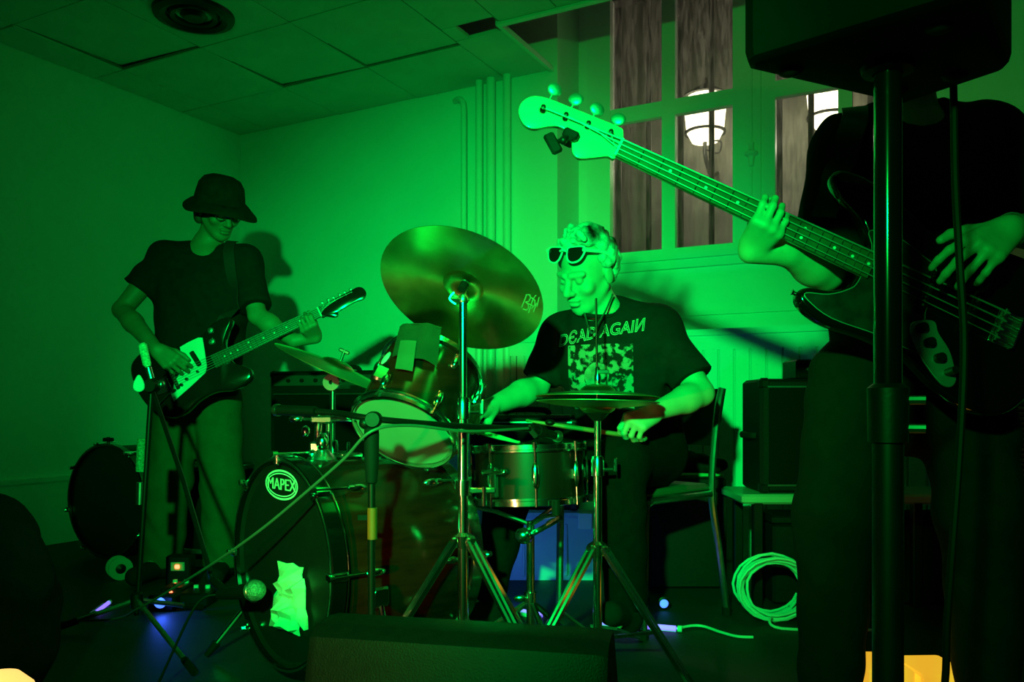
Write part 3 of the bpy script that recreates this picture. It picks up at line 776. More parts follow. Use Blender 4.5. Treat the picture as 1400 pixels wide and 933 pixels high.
# maker's mark on the underside, strokes in cymbal coordinates
lg = MB(); zc = .0025
mi = crash.matrix_world.inverted()
def to_cym(px, py):
    # meets the plane of the cymbal's lower face
    o = V(0, 0, H0); dd = P(px, py, 1.0) - o; n = CA; c0 = ccx - CA * .03
    t = (c0 - o).dot(n) / dd.dot(n); q = mi @ (o + dd * t); r = math.hypot(q.x, q.y)
    z = .02 * (1 - (max(0, r - .055) / (.218 - .055)) ** 1.8) - .0022
    return V(q.x, q.y, z)
strokes = [[(712, 424), (719, 406), (723, 405), (725, 409), (722, 415), (717, 416), (721, 418), (722, 423), (719, 427), (714, 426)],
           [(722, 430), (728, 411), (732, 405)], [(726, 409), (731, 412), (731, 418), (726, 424)], [(722, 418), (728, 420)], [(734, 420), (737, 407)], [(729, 428), (733, 416)]]
for st in strokes: lg.tube([to_cym(*p) for p in st], .0016, 6, flat=.4)
me = lg.mesh('maker_mark'); me.materials.append(M('green_grey_print', (.30, .36, .22), .6)); lo = bpy.data.objects.new('maker_mark', me); COL.objects.link(lo); lo.parent = crash

def tripod_stand(name, base, top, label, hub_z, foot_r, rots, tube_r=.0125, cat='stand', reach=.0):
    t = thing(name, V(base.x, base.y, 0), label, cat)
    mid = hub_z + (top.z - hub_z) * .55
    mk('lower_tube', MB().rod(V(base.x, base.y, .06), V(base.x, base.y, mid), tube_r, 14), m_chrome, t)
    mk('upper_tube', MB().rod(V(base.x, base.y, mid - .05), top, tube_r * .75, 14), m_chrome, t)
    cl = mk('clamp_collar', MB().lathe([(tube_r, -.028), (tube_r + .007, -.026), (tube_r + .007, .014), (tube_r + .003, .028), (tube_r * .7, .03)], V(base.x, base.y, mid), UP, 16), m_chrome, t)
    mk('wing_screw', MB().rod(V(base.x + .01, base.y, mid - .01), V(base.x + .042, base.y, mid - .01), .005, 8).box(V(base.x + .05, base.y, mid + .004), (.010, .008, .04), bevel=.003), m_chrome, cl)
    mk('hub', MB().lathe([(tube_r, -.02), (tube_r + .010, -.018), (tube_r + .012, .012), (tube_r, .02)], V(base.x, base.y, hub_z), UP, 18), m_chrome, t)
    mk('lower_hub', MB().lathe([(tube_r, -.012), (tube_r + .008, -.010), (tube_r + .008, .010), (tube_r, .012)], V(base.x, base.y, .10), UP, 16), m_chrome, t)
    for a in rots:
        d = V(math.sin(a), -math.cos(a), 0); s2 = V(d.y, -d.x, 0)
        ht = V(base.x, base.y, hub_z) + d * .022; ft = V(base.x, base.y, .014) + d * foot_r
        m1 = MB()
        for e in (-1, 1): m1.tube([ht + s2 * e * .011, ft + s2 * e * .008], .0055, 6, flat=1.6)
        l = mk('leg', m1, m_chrome, t)
        mk('brace', MB().tube([V(base.x, base.y, .10) + d * .018, ht + (ft - ht) * .62], .006, 6), m_chrome, t)
        mk('hinge', MB().box(ht, (.028, .022, .02), x=s2, bevel=.004), m_chrome, t)
        mk('rubber_foot', MB().tube([ft + (ht - ft).normalized() * .03, ft - (ht - ft).normalized() * .012], .013, 8), m_rubber, l)
    return t
cb = P(633, 555, 2.12); ct = V(cb.x, cb.y, ccx.z - .045)
cs = tripod_stand('cymbal_stand', cb, ct, 'tall chrome cymbal stand with double braced tripod in front of the bass drum', .3925, .28, (.95, 2.3, 5.1), .0137)
mk('memory_lock', MB().lathe([(.012, -.02), (.02, -.02), (.02, .02), (.012, .02)], V(cb.x, cb.y, .528), UP, 16).box(V(cb.x + .05, cb.y, .521), (.07, .016, .014), bevel=.003).rod(V(cb.x + .055, cb.y - .006, .531), V(cb.x + .055, cb.y - .006, .481), .006, 8), m_chrome, cs)
mk('tilter', MB().ball(ct + V(0, 0, .004), (.014, .012, .018)).rod(ct + V(-.03, -.012, .004), ct + V(.0, 0, .004), .006, 8).tube(spline([ct + V(-.018, -.014, -.01), ct + V(-.034, -.014, .004), ct + V(-.022, -.014, .02)], 4), .003, 6).rod(ct, ccx + CA * .05, .005, 10), m_steel, cs)
mk('sleeve', MB().rod(ccx - CA * .022, ccx + CA * .0, .011, 12), m_rubber, cs)
mk('wing_nut', MB().ball(ccx + CA * .045, (.016, .007, .010), z=CA), m_chrome, cs)

# small crash seen edge-on behind the tom
c2 = P(461, 502, 2.62); ax2 = V(.42, -.06, .905).normalized()
view2 = (c2 - V(0, 0, H0)).normalized()
ax2 = (ax2 - view2 * (ax2.dot(view2) + .075)).normalized()
cymbal('crash_cymbal', c2 - ax2 * .01, ax2, .205, 'smaller bronze crash cymbal seen almost edge-on behind the rack tom', x=V(1, 0, 0))
b2 = P(455, 555, 2.62); t2 = V(b2.x, b2.y, c2.z - .05)
st2 = tripod_stand('cymbal_stand', b2, t2, 'chrome cymbal stand rising behind the bass drum mount', .34, .26, (1.98, 3.87, -.52), .012)
mk('tilter', MB().lathe([(.007, -.012), (.026, -.012), (.026, .012), (.007, .012)], t2 + V(0, -.016, .0), V(0, 1, 0), 20).rod(t2, c2 + ax2 * .06, .005, 10).box(c2 + ax2 * .055, (.036, .008, .012), z=ax2, bevel=.003), m_chrome, st2)

# hi-hat
HB = P(817, 555, 2.27); hz_ = .768
hh = tripod_stand('hi_hat_stand', HB, V(HB.x, HB.y, hz_ - .01), 'chrome hi-hat stand with braced tripod and foot pedal', .345, .27, (1.0, 3.75, 5.35), .0125)
mk('pull_rod', MB().rod(V(HB.x, HB.y, hz_ - .06), P(815, 408, 2.27), .0032, 8), m_chrome, hh)
mk('clutch', MB().lathe([(.004, .03), (.008, .032), (.010, .05), (.007, .06), (.007, .075), (.004, .08)], V(HB.x, HB.y, hz_), UP, 12).box(V(HB.x + .015, HB.y - .004, hz_ + .066), (.032, .006, .012), bevel=.002), m_chrome, hh)
mk('seat_cup', MB().lathe([(.0125, -.07), (.03, -.052), (.034, -.045), (.0, -.045)], V(HB.x, HB.y, hz_), UP, 20), m_blackplastic, hh)
pd_ = V(.43, .90, 0).normalized(); q0 = V(HB.x, HB.y, .02)
mk('foot_plate', MB().hexa([q0 + pd_ * a + V(-pd_.y, pd_.x, 0) * b + V(0, 0, z) for z0_ in (0, 1) for a, b, z in ((.05, -.04, .09 + z0_ * .008), (.05, .04, .09 + z0_ * .008), (-.24 + .5, .045, .012 + z0_ * .008), (-.24 + .5, -.045, .012 + z0_ * .008))]), m_steel, hh, smooth=None)
hx = V(.02, .03, 1).normalized()
cymbal('hi_hat_cymbal', V(HB.x, HB.y, hz_ - .003), hx, .172, 'upper hi-hat cymbal of bronze, domed side up', group='hi-hat cymbals', bow=.014, bell=.022, br=.05)
cymbal('hi_hat_cymbal', V(HB.x, HB.y, hz_ - .018), -hx, .170, 'lower hi-hat cymbal of bronze, domed side down', group='hi-hat cymbals', bow=.014, bell=.022, br=.05)

# bass drum pedal
pb = KC + KA * (KL + .16); pb.z = 0
pp = thing('bass_drum_pedal', pb, 'steel bass drum pedal behind the bass drum', 'drum pedal')
ox = V(-KA.y, KA.x, 0)
mk('base_plate', MB().box(pb + KA * .06 + V(0, 0, .008), (.30, .09, .012), x=KA, bevel=.003), m_blackmetal, pp)
mk('foot_board', MB().box(pb + KA * .07 + V(0, 0, .055), (.27, .075, .010), x=(KA * 1 + V(0, 0, -.25)), z=V(0, 0, 1) + KA * .25, bevel=.003), m_steel, pp)
for e in (-1, 1): mk('post', MB().rod(pb - KA * .08 + ox * e * .045, pb - KA * .08 + ox * e * .045 + V(0, 0, .21), .008, 8), m_chrome, pp)
mk('axle', MB().rod(pb - KA * .08 - ox * .07 + V(0, 0, .205), pb - KA * .08 + ox * .07 + V(0, 0, .205), .006, 8), m_chrome, pp)
mk('beater', MB().rod(pb - KA * .08 + V(0, 0, .205), pb - KA * .088 + V(0, 0, .36), .0045, 8).ball(pb - KA * .088 + V(0, 0, .37), (.022, .022, .028)), m_whiteplastic, pp)
mk('spring', MB().tube([pb - KA * .08 + ox * .07 + V(math.cos(i * 1.2) * .008, math.sin(i * 1.2) * .008, .05 + i * .0025) for i in range(60)], .0017, 5), m_steel, pp)

# boom microphone stand over the snare
D1 = 1.86; b1 = P(508, 555, D1)
ms = thing('microphone_stand', V(b1.x, b1.y, 0), 'black boom microphone stand with orange tape reaching to the snare drum', 'microphone stand')
tz = P(508, 585, D1).z
mk('pole', MB().rod(V(b1.x, b1.y, .05), V(b1.x, b1.y, tz), .0085, 12), m_blackmetal, ms)
mk('grip', MB().lathe([(.0085, 0), (.013, .004), (.0165, .05), (.0175, .11), (.0165, .125), (.009, .13)], P(508, 662, D1), UP, 16), m_rubber, ms)
mk('boom_clutch', MB().lathe([(.0, -.022), (.016, -.022), (.019, -.012), (.019, .012), (.016, .022), (.0, .022)], P(511, 574, D1), V(0, 1, 0), 18).ball(P(499, 579, D1), .014), m_blackplastic, ms)
bpts = spline([P(415, 563, 1.96), P(460, 565, 1.92), P(511, 573, 1.86), P(600, 581, 1.96), P(680, 585, 2.12), P(724, 587, 2.21)], 6)
mk('boom', MB().tube(bpts, .0075, 10), m_blackmetal, ms)
mk('boom_end_grip', MB().rod(P(380, 561, 1.99), P(432, 563, 1.94), .013, 12, .012), m_blackplastic, ms)
mk('end_ring', MB().rod(P(377, 561, 1.995), P(381, 561, 1.99), .015, 14), m_steel, ms)
mk('orange_tape', MB().lathe([(.0088, 0), (.0112, .001), (.0112, .072), (.0088, .073)], P(509, 738, D1), UP, 12), m_orange, ms, label='orange tape on the pole')
mk('tape_flag', MB().box(P(497, 708, D1) , (.026, .003, .012)), m_blackcloth, ms)
mk('tripod_hub', MB().lathe([(.0085, 0), (.02, .005), (.02, .05), (.0085, .06)], V(b1.x, b1.y, .09), UP, 14), m_blackplastic, ms)
for a in (1.35, 2.5, 5.2):
    d = V(math.sin(a), -math.cos(a), 0)
    mk('leg', MB().tube([V(b1.x, b1.y, .115) + d * .015, V(b1.x, b1.y, .008) + d * .27], .008, 8), m_blackmetal, ms)
mc = thing('microphone', P(745, 590, 2.25), 'small black drum microphone clipped over the snare drum rim', 'microphone')
mk('body', MB().rod(P(726, 586, 2.22), P(758, 596, 2.30), .013, 14, .012), m_blackmetal, mc)
mk('grille', MB().ball(P(762, 597, 2.31), .017), m_steel, mc)
mk('clip', MB().lathe([(.013, -.012), (.019, -.012), (.019, .012), (.013, .012)], P(738, 590, 2.25), (P(758, 596, 2.3) - P(726, 586, 2.22)), 14).ball(P(752, 578, 2.27), (.014, .014, .009)), m_blackplastic, mc)
mk('cable_plug', MB().rod(P(722, 584, 2.21), P(733, 597, 2.22), .008, 10), m_steel, mc)
# cable along the boom and down to the floor
cp = [P(722, 586, 2.19), P(640, 590, 2.00), P(560, 582, 1.89), P(508, 590, 1.83), P(470, 628, 1.86), P(420, 672, 1.92), P(360, 722, 2.0), P(300, 765, 2.1), P(240, 803, 2.3), P(190, 832, 2.55)]
cpf = V(*(P(150, 850, floor_d(850)))); cpf.z = .006
mk('microphone_cable', MB().tube(onfloor(spline(cp + [cpf, cpf + V(-.3, -.1, 0), cpf + V(-.5, -.4, 0)], 8), .0036), .0036, 8), m_greycable, label='thin grey cable sagging from the boom stand across the bass drum', cat='cable')

# bass drum microphone stand on the left
D2 = floor_d(862); b2 = P(187, 555, D2)
m2 = thing('microphone_stand', V(b2.x, b2.y, 0), 'low boom microphone stand leaning to the bass drum beside the guitarist', 'microphone stand')
kt = P(207, 532, D2)
mk('pole', MB().rod(V(b2.x, b2.y, .05), kt, .0085, 12), m_blackmetal, m2)
mk('grip', MB().tube([P(192, 645, D2), P(194, 600, D2)], .015, 12), M('knurled_grip', (.20, .22, .14), .5, var=.6, scale=160, bump=.5, bscale=220), m2)
mk('sleeve', MB().tube([P(191, 690, D2), P(192, 660, D2)], .012, 12), m_steel, m2)
km = P(291, 794, 2.20)
mk('boom', MB().tube([P(202, 505, D2), P(207, 530, D2), P(250, 655, 2.44), km], .0075, 10), m_blackmetal, m2)
mk('boom_handle', MB().tube([P(194, 470, D2), P(195, 472, D2), P(201, 498, D2), P(203, 502, D2)], [.009, .014, .0135, .009], 14), M('knurled_handle', (.62, .62, .45), .45, var=.45, scale=140, bump=.6, bscale=200), m2)
mk('boom_collar', MB().tube([P(203, 503, D2), P(207, 518, D2)], .0105, 12), m_steel, m2)
mk('clutch', MB().lathe([(.0, -.024), (.02, -.024), (.024, -.01), (.024, .012), (.018, .024), (.0, .024)], P(208, 528, D2 - .01), V(0, 1, 0), 18), m_blackplastic, m2)
mk('wing_knob', MB().prism(spline([(0, -.022, 0), (.016, -.012, 0), (.015, .01, 0), (.0, .034, 0), (-.015, .01, 0), (-.016, -.012, 0)], 5, True), frame(P(190, 527, D2 - .04), V(1, .2, 0).normalized(), V(0, 0, 1), V(-.2, 1, 0).normalized() * -1), [(.003, -.006), (0, -.003), (0, .003), (.003, .006)]), m_whiteplastic, m2)
mk('tension_knob', MB().ball(P(221, 526, D2 - .03), (.010, .014, .014)).rod(P(212, 528, D2 - .01), P(221, 526, D2 - .03), .005, 8), m_steel, m2)
mk('tripod_hub', MB().lathe([(.0085, 0), (.02, .005), (.02, .05), (.0085, .06)], V(b2.x, b2.y, .07), UP, 14), m_blackplastic, m2)
fp = P(266, 926, floor_d(926)); 
for ft in (V(fp.x, fp.y, .012), V(b2.x - .26, b2.y - .05, .012), V(b2.x + .12, b2.y + .25, .012)):
    l = mk('leg', MB().tube([V(b2.x, b2.y, .10), ft], .008, 8), m_steel, m2)
    mk('rubber_foot', MB().tube([ft + (V(b2.x, b2.y, .1) - ft).normalized() * .09, ft], .011, 8), m_rubber, l)
k1 = P(356, 807, 2.10); k0 = P(300, 813, 2.16)
k2 = thing('microphone', k0, 'ball head microphone aimed at the black bass drum head', 'microphone')
mk('body', MB().tube([k0, k0 + (k1 - k0) * .55, k0 + (k1 - k0) * .75], [.014, .02, .023], 16), m_blackmetal, k2)
mk('grille', MB().ball(k0 + (k1 - k0) * .86, (.028, .028, .030), z=(k1 - k0)), M('mic_mesh', (.26, .28, .24), .5, .6, var=.5, scale=220, bump=.5, bscale=260), k2)
mk('grille_band', MB().lathe([(.0285, -.003), (.030, 0), (.0285, .003)], k0 + (k1 - k0) * .84, (k1 - k0), 24), m_steel, k2)
mk('clip', MB().tube([km, k0 + (k1 - k0) * .2], .012, 10), m_blackplastic, k2)
mk('microphone_cable', MB().tube(onfloor(spline([k0, k0 + V(-.06, -.01, -.03), V(k0.x - .14, k0.y - .06, .02), V(k0.x - .13, k0.y - .20, .004), V(k0.x - .08, k0.y - .42, .004), V(k0.x - .12, k0.y - .62, .004)], 8), .0035), .0035, 8), m_cable, label='black cable hanging from the ball head microphone to the floor', cat='cable')

# ================================================================== PEOPLE
def rot_from(fwd, up=V(0, 0, 1)):
    """columns: x = person's right-hand side seen by the viewer mirrored, y = forward, z = up"""
    y = Vector(fwd).normalized(); x = y.cross(up).normalized(); z = x.cross(y)
    m = Matrix.Identity(3)
    for i in range(3): m[i][0] = x[i]; m[i][1] = y[i]; m[i][2] = z[i]
    return m
def roll(m, ang): return m @ Matrix.Rotation(ang, 3, 'Y')
def bvh_of(o):
    c = ORIG[o.name]; me = o.data
    return BVHTree.FromPolygons([v.co + c for v in me.vertices], [tuple(p.vertices) for p in me.polygons])
def drape(bvh, o, ex, ey, dr, pts, off):
    out = []; last = None
    for p in pts:
        st = o + ex * p.x + ey * p.y - dr * .4
        h = bvh.ray_cast(st, dr, 1.0)
        q = h[0] - dr * (off + p.z) if h[0] is not None else (st + dr * (last if last else .4))
        if h[0] is not None: last = h[3]
        out.append(q)
    return out

# ------------------------------------------------------------------ drummer
hipc = P(862, 606, 2.80); chest = P(836, 470, 2.66); nb = P(822, 424, 2.60)
DF = V(-.52, -.85, 0).normalized(); DL = V(-DF.y, DF.x, 0)     # facing; the drummer's left (viewer's right, nearer)
DL = V(.85, -.52, 0).normalized()
shR = P(766, 460, 2.72); shL = P(902, 446, 2.60)
elR = P(733, 530, 2.70); wrR = P(672, 556, 2.50)
elL = P(958, 538, 2.50); wrL = P(896, 563, 2.40)
hdc = P(802, 373, 2.55)
hrot = roll(rot_from(V(-.68, -.66, -.48)), -.12)
hipL = P(893, 622, 2.74); knL = P(848, 632, 2.44); _pd = V(.43, .90, 0).normalized(); anL = V(HB.x, HB.y, 0) + _pd * .26; anL.z = .14
hipR = P(830, 622, 2.86); knR = P(704, 640, 2.82); anR = P(665, 800, 2.61); anR.z = .15
toeL = V(HB.x, HB.y, .14) + _pd * .115; toeR = anR - KA * .14; toeR.z = .125
lo, hi = bounds([hipc, shR, shL, elR, wrR, P(630, 560, 2.4), elL, wrL, P(845, 605, 2.3), hdc, knL, knR, toeL, toeR, V(.3, 2.6, 0)], .15)
fd = Field(lo, hi, .0042)
fd.cap(hipc, chest, .115, .13, .03, sq=(DL, 1.25)); fd.cap(chest, nb, .12, .06, .03)
fd.cap(shR, shL, .058, .058, .04); fd.cap(nb + V(0, .02, -.03), hdc + hrot @ V(0, -.02, -.05), .058, .052, .02)
for a, b, c in ((shR, elR, wrR), (shL, elL, wrL)):
    fd.cap(a, b, .052, .040, .02); fd.cap(b, b + (c - b) * .35, .040, .043, .012); fd.cap(b + (c - b) * .3, c, .043, .027, .012)
head_parts(fd, hdc, hrot, 1.0, smile=True)
for a, b, c, d in ((hipL, knL, anL, toeL), (hipR, knR, anR, toeR)):
    fd.cap(a, b, .08, .055, .03); fd.cap(b, c, .05, .035, .02); fd.cap(c, V(c.x + (d.x - c.x) * .7, c.y + (d.y - c.y) * .7, max(.045, c.z - .040)), .03, .022, .02)
tipsL, thL = hand_parts(fd, wrL, P(850, 585, 2.335) - wrL, V(-.25, -.75, .62), 1, [(62, 45, 30), (66, 48, 30), (70, 50, 30), (72, 50, 30)], .06, .98, (.35, .75, .6))
tipsR, thR = hand_parts(fd, wrR, P(632, 563, 2.38) - wrR, V(.1, -.4, .9), -1, [(55, 60, 35)] * 4, .05, .98, (.35, .75, .6))
me = fd.mesh('person')
drummer = mk('person', me, m_skin, label='seated drummer in black T-shirt with sunglasses pushed up, playing the kit', cat='person', smooth=60)
# T-shirt
fs = Field(lo - .05, hi + .05, .0065)
fo = folds(.006, 46, .4, (.9, .3, .35))
fs.cap(hipc + V(-.01, -.02, .06), chest, .145, .150, .05, sq=(DL, 1.22), mod=fo, cuts=[(hipc + V(0, 0, -.03), V(0, 0, -1))])
fs.cap(chest, nb + V(0, .02, -.05), .14, .085, .05, mod=fo, sq=(DL, 1.1))
fs.cap(shR + V(0, 0, -.01), shL + V(0, 0, -.012), .060, .060, .05, mod=fo); fs.cap(nb + V(0, .01, -.045), shL, .058, .058, .04); fs.cap(nb + V(0, .01, -.045), shR, .055, .055, .04)
fs.cap(shR + V(.02, 0, -.03), chest + V(-.06, 0, -.10), .085, .10, .05, mod=fo); fs.cap(shL + V(-.04, 0, -.04), chest + V(.08, -.02, -.14), .078, .095, .05, mod=fo)
for a, b, e in ((shR, elR, .86), (shL, elL, .80)):
    q = a + (b - a) * e
    fs.cap(a, q + (b - a) * .1, .058, .066, .03, mod=fo, cuts=[(q, b - a)])
fs.cap(nb + V(-.002, -.018, .004), hdc, .060, .07, .012, True)
fs.ell(nb + V(-.03, -.06, -.008), (.045, .05, .032), None, .012, True)
shirt = mk('t_shirt', fs.mesh('t_shirt'), m_blackcloth, drummer, smooth=60)
mk('collar', MB().tube(spline([nb + V(math.cos(a) * .066 - .010, math.sin(a) * .062 - .022, -.004 + .026 * math.sin(a)) for a in np.linspace(0, 2 * math.pi, 14, endpoint=False)], 4, True), .007, 8, closed=True), m_blackcloth, drummer)
# print on the chest
bv = bvh_of(shirt)
pc = P(818, 500, 2.50); PF = V(-.22, -.97, 0).normalized(); PX = V(.97, -.22, 0).normalized()
tv, tf = text2d('D\u0404AD AGAI\u0418', .054, outline=.0011, sx=.80)
mk('shirt_lettering', MB().add(drape(bv, P(819, 454, 2.50), PX, (UP + PX * .11).normalized(), -PF, [V(p.x, p.y + p.x * .16, 0) for p in tv], .002), tf), M('shirt_print_line', (.42, .46, .40), .8), drummer, label='outlined pale lettering across the chest', smooth=None)
gx, gy = 26, 26; pts = [V((i / gx - .5) * .205, (j / gy - .5) * .20, 0) for i in range(gx + 1) for j in range(gy + 1)]
m_print = M('shirt_print', (.11, .13, .11), .85, var=1.0, scale=44); 
_r = [n for n in m_print.node_tree.nodes if n.type == 'VALTORGB'][0]; _r.color_ramp.elements[0].position = .47; _r.color_ramp.elements[1].position = .56
mk('shirt_print', MB().add(drape(bv, P(818, 515, 2.50), PX, UP, -PF, pts, .0025), [(i * (gy + 1) + j, i * (gy + 1) + j + 1, (i + 1) * (gy + 1) + j + 1, (i + 1) * (gy + 1) + j) for i in range(gx) for j in range(gy)]), m_print, drummer, label='mottled leafy print on the chest', smooth=60)
fig = [V(math.cos(a) * (.036 + .006 * math.sin(3 * a)), math.sin(a) * .055 - .012, 0) for a in np.linspace(0, 2 * math.pi, 24, endpoint=False)]
fp_ = drape(bv, P(813, 514, 2.50), PX, UP, -PF, [V(0, -.012, 0)] + fig, .004)
mk('shirt_print_figure', MB().add(fp_, [(0, 1 + i, 1 + (i + 1) % 24) for i in range(24)]), M('shirt_print_pale', (.18, .21, .18), .85, var=.5, scale=40), drummer, smooth=60)
# trousers, shoes
ft = Field(lo - .05, hi + .05, .008); fo2 = folds(.004, 40, 1.1)
ft.cap(hipc + V(0, 0, -.02), hipc + V(0, 0, .05), .15, .15, .04, sq=(DL, 1.2))
for a, b, c in ((hipL, knL, anL), (hipR, knR, anR)):
    ft.cap(a, b, .108, .080, .04, mod=fo2); ft.cap(b, c + V(0, 0, -.02), .078, .062, .03, mod=fo2, cuts=[(c + V(0, 0, -.02), V(0, 0, -1))])
mk('trousers', ft.mesh('trousers'), m_blacktwill, drummer, smooth=60)
for a, d, zh, zt in ((anL, toeL, .088, .138), (anR, toeR, .068, .122)):
    fsh = Field(*bounds([a, d], .14), .006)
    hl = V(a.x, a.y, zh) - (d - a).normalized() * .03; hl.z = zh
    fsh.cap(hl, V(d.x, d.y, zt), .040, .036, .03); fsh.cap(a + V(0, 0, .01), V(a.x, a.y, zh), .048, .046, .03)
    mk('shoe', fsh.mesh('shoe'), m_blackcloth, drummer, smooth=60)
# hair, sunglasses, necklace
fh_ = Field(*bounds([hdc], .20), .0045)
def HL(x, y, z): return hdc + hrot @ V(x, y, z)
random.seed(3)
for i in range(420):
    a = random.uniform(0, 2 * math.pi); b = math.acos(random.uniform(-.75, 1))
    d = V(math.sin(b) * math.cos(a), math.sin(b) * math.sin(a), math.cos(b))
    if d.y > .30 and d.z < .62: continue
    if d.z < -.10 and d.y > -.25: continue
    q = V(d.x * .080, -.018 + d.y * .098, .033 + d.z * (.090 + .012 * random.random()))
    fh_.ell(hdc + hrot @ q, random.uniform(.010, .019), None, .007)
for i in range(60):
    q = V(random.uniform(-.06, .06), random.uniform(-.05, .05), random.uniform(.115, .142))
    fh_.ell(hdc + hrot @ q, random.uniform(.006, .012), None, .006)
mk('hair', fh_.mesh('hair'), m_hair, drummer, label='curly grey hair', smooth=60)
gl = thing('sunglasses', HL(0, .09, .085), 'white-rimmed dark sunglasses pushed up into the grey hair', 'sunglasses')
gf = MB()
for e in (-1, 1):
    lens = [V(e * x, z, 0) for x, z in ((.010, .018), (.035, .023), (.064, .020), (.070, .004), (.058, -.020), (.034, -.026), (.016, -.014))]
    lo_ = spline(lens, 5, True)
    gy_ = V(0, .80, .6).normalized(); gz_ = V(0, -.6, .8).normalized()
    def G(p, dz=0): return HL(p.x, .086 - .25 * abs(p.x) ** 1.2 + gz_.y * p.y + gy_.y * dz, .088 + gz_.z * p.y + gy_.z * dz)
    gf.tube([G(p) for p in lo_], .0030, 6, closed=True)
    gf.tube([HL(e * .069, .078, .100), HL(e * .084, .02, .075), HL(e * .088, -.05, .035)], .0036, 6, flat=1.5)
    c_ = sum(lo_, V(0, 0, 0)) / len(lo_)
    mk('lens', MB().add([G(c_, .004)] + [G(p, .001) for p in lo_], [(0, 1 + i, 1 + (i + 1) % len(lo_)) for i in range(len(lo_))]), m_darkglass, gl)
gf.tube([HL(-.012, .085, .100), HL(0, .088, .104), HL(.012, .085, .100)], .004, 6)
mk('frame', gf, m_whiteplastic, gl)
mk('necklace', MB().tube(spline([P(838, 402, 2.52), P(828, 425, 2.49), P(817, 444, 2.47), P(810, 456, 2.455), P(804, 446, 2.47), P(799, 428, 2.50)], 6), .0028, 6), m_steel, drummer)
# sticks
sa_, sb_ = P(890, 594, 2.36), P(738, 571, 2.36)
def stick(a, b, mat, lab):
    d = (b - a); mk('drumstick', MB().tube([a, a + d * .02, a + d * .7, a + d * .93, a + d * .96, a + d * .985, b], [.005, .0072, .0072, .0045, .0042, .0058, .003], 10), mat, label=lab, cat='drumstick', group='drumsticks')
hm = sum(tipsL, V(0, 0, 0)) / 4; kn_ = (hm + thL) / 2
stick(kn_ + (sa_ - sb_).normalized() * .06, kn_ - (sa_ - sb_).normalized() * .30, m_redstick, 'red-brown drumstick held over the hi-hat in the left hand of the drummer')
hm = (sum(tipsR, V(0, 0, 0)) / 4 + thR) / 2
tipS = V(NC.x - .03, NC.y - .02, NC.z + NH + .012)
stick(hm + (hm - tipS) * .35, tipS, m_wood, 'pale drumstick held in the right hand of the drummer')

# ------------------------------------------------------------------ guitarist
G_ = 3.5
gh = P(300, 287, 3.46); grot = roll(rot_from(V(.62, -.62, -.50)), .06)
gnb = P(283, 335, 3.52); gsR = P(226, 352, 3.50); gsL = P(336, 356, 3.50)
geR = P(167, 424, 3.44); gwR = P(214, 478, 3.215); geL = P(352, 432, 3.42); gwL = P(402, 466, 3.36)
ghip = P(268, 528, 3.56); gch = P(278, 400, 3.54)
ghR = P(245, 545, 3.56); ghL = P(296, 545, 3.58); gkR = P(232, 660, 3.50); gkL = P(304, 660, 3.52)
gaR = P(222, 765, 3.52); gaL = P(305, 765, 3.52); gaR.z = .09; gaL.z = .09
gtR = gaR + V(-.04, -.17, -.05); gtL = gaL + V(.03, -.18, -.05)
lo, hi = bounds([gh, gsR, gsL, geR, gwR, geL, gwL, P(430, 440, 3.25), gtR, gtL, gaR, gaL, P(260, 510, 3.2)], .14); lo[2] = -.02
fd = Field(lo, hi, .0046)
GX = V(1, 0, 0)
fd.cap(ghip, gch, .115, .125, .03, sq=(GX, 1.25)); fd.cap(gch, gnb, .11, .06, .03); fd.cap(gsR, gsL, .055, .055, .04)
fd.cap(gnb + V(0, .01, -.02), gh + grot @ V(0, -.02, -.05), .055, .05, .02)
for a, b, c in ((gsR, geR, gwR), (gsL, geL, gwL)):
    fd.cap(a, b, .05, .038, .02); fd.cap(b, b + (c - b) * .35, .038, .041, .012); fd.cap(b + (c - b) * .3, c, .041, .026, .012)
head_parts(fd, gh, grot, .98)
for a, b, c, d in ((ghR, gkR, gaR, gtR), (ghL, gkL, gaL, gtL)):
    fd.cap(a, b, .08, .055, .03); fd.cap(b, c, .05, .035, .02); fd.cap(c, V(c.x + (d.x - c.x) * .7, c.y + (d.y - c.y) * .7, max(.045, c.z - .040)), .03, .022, .02)
hand_parts(fd, gwR, P(252, 508, 3.19) - gwR, V(-.25, -.85, .45), -1, [(35, 40, 25), (40, 45, 25), (45, 45, 25), (50, 45, 25)], .05, .98, (.5, .7, .5))
# guitar frame (used by the fretting hand too)
gb = P(240, 520, 3.27); gn = P(432, 430, 3.32)
gX = (gn - gb).normalized(); gZ = V(.02, -1, .12); gZ = (gZ - gX * gZ.dot(gX)).normalized(); gY = gZ.cross(gX)
GM = frame(gb, gX, gY, gZ)
def Gp(x, y, z): return GM @ V(x, y, z)
fw = Gp(.565, -.070, -.055)
fd.cap(gwL, fw, .026, .026, .012)
hand_parts(fd, fw, gY * .38 + gZ * .92, gZ * .38 - gY * .92, -1 if gX.dot((gY * .75 + gZ * .65).cross(gZ * .75 - gY * .7)) < 0 else 1, [(66, 44, 30), (64, 46, 30), (66, 46, 30), (62, 48, 30)], .08, .90, (.3, .7, .9))
guitarist = mk('person', fd.mesh('person'), m_tanskin, label='standing guitarist in bucket hat, dark T-shirt and khaki trousers', cat='person', smooth=60)
fs = Field(lo - .05, hi + .05, .008); fo = folds(.005, 44, 2.0, (.6, .2, .7))
fs.cap(ghip + V(0, 0, -.01), gch, .145, .148, .05, sq=(GX, 1.28), mod=fo, cuts=[(ghip + V(0, 0, -.05), V(0, 0, -1))])
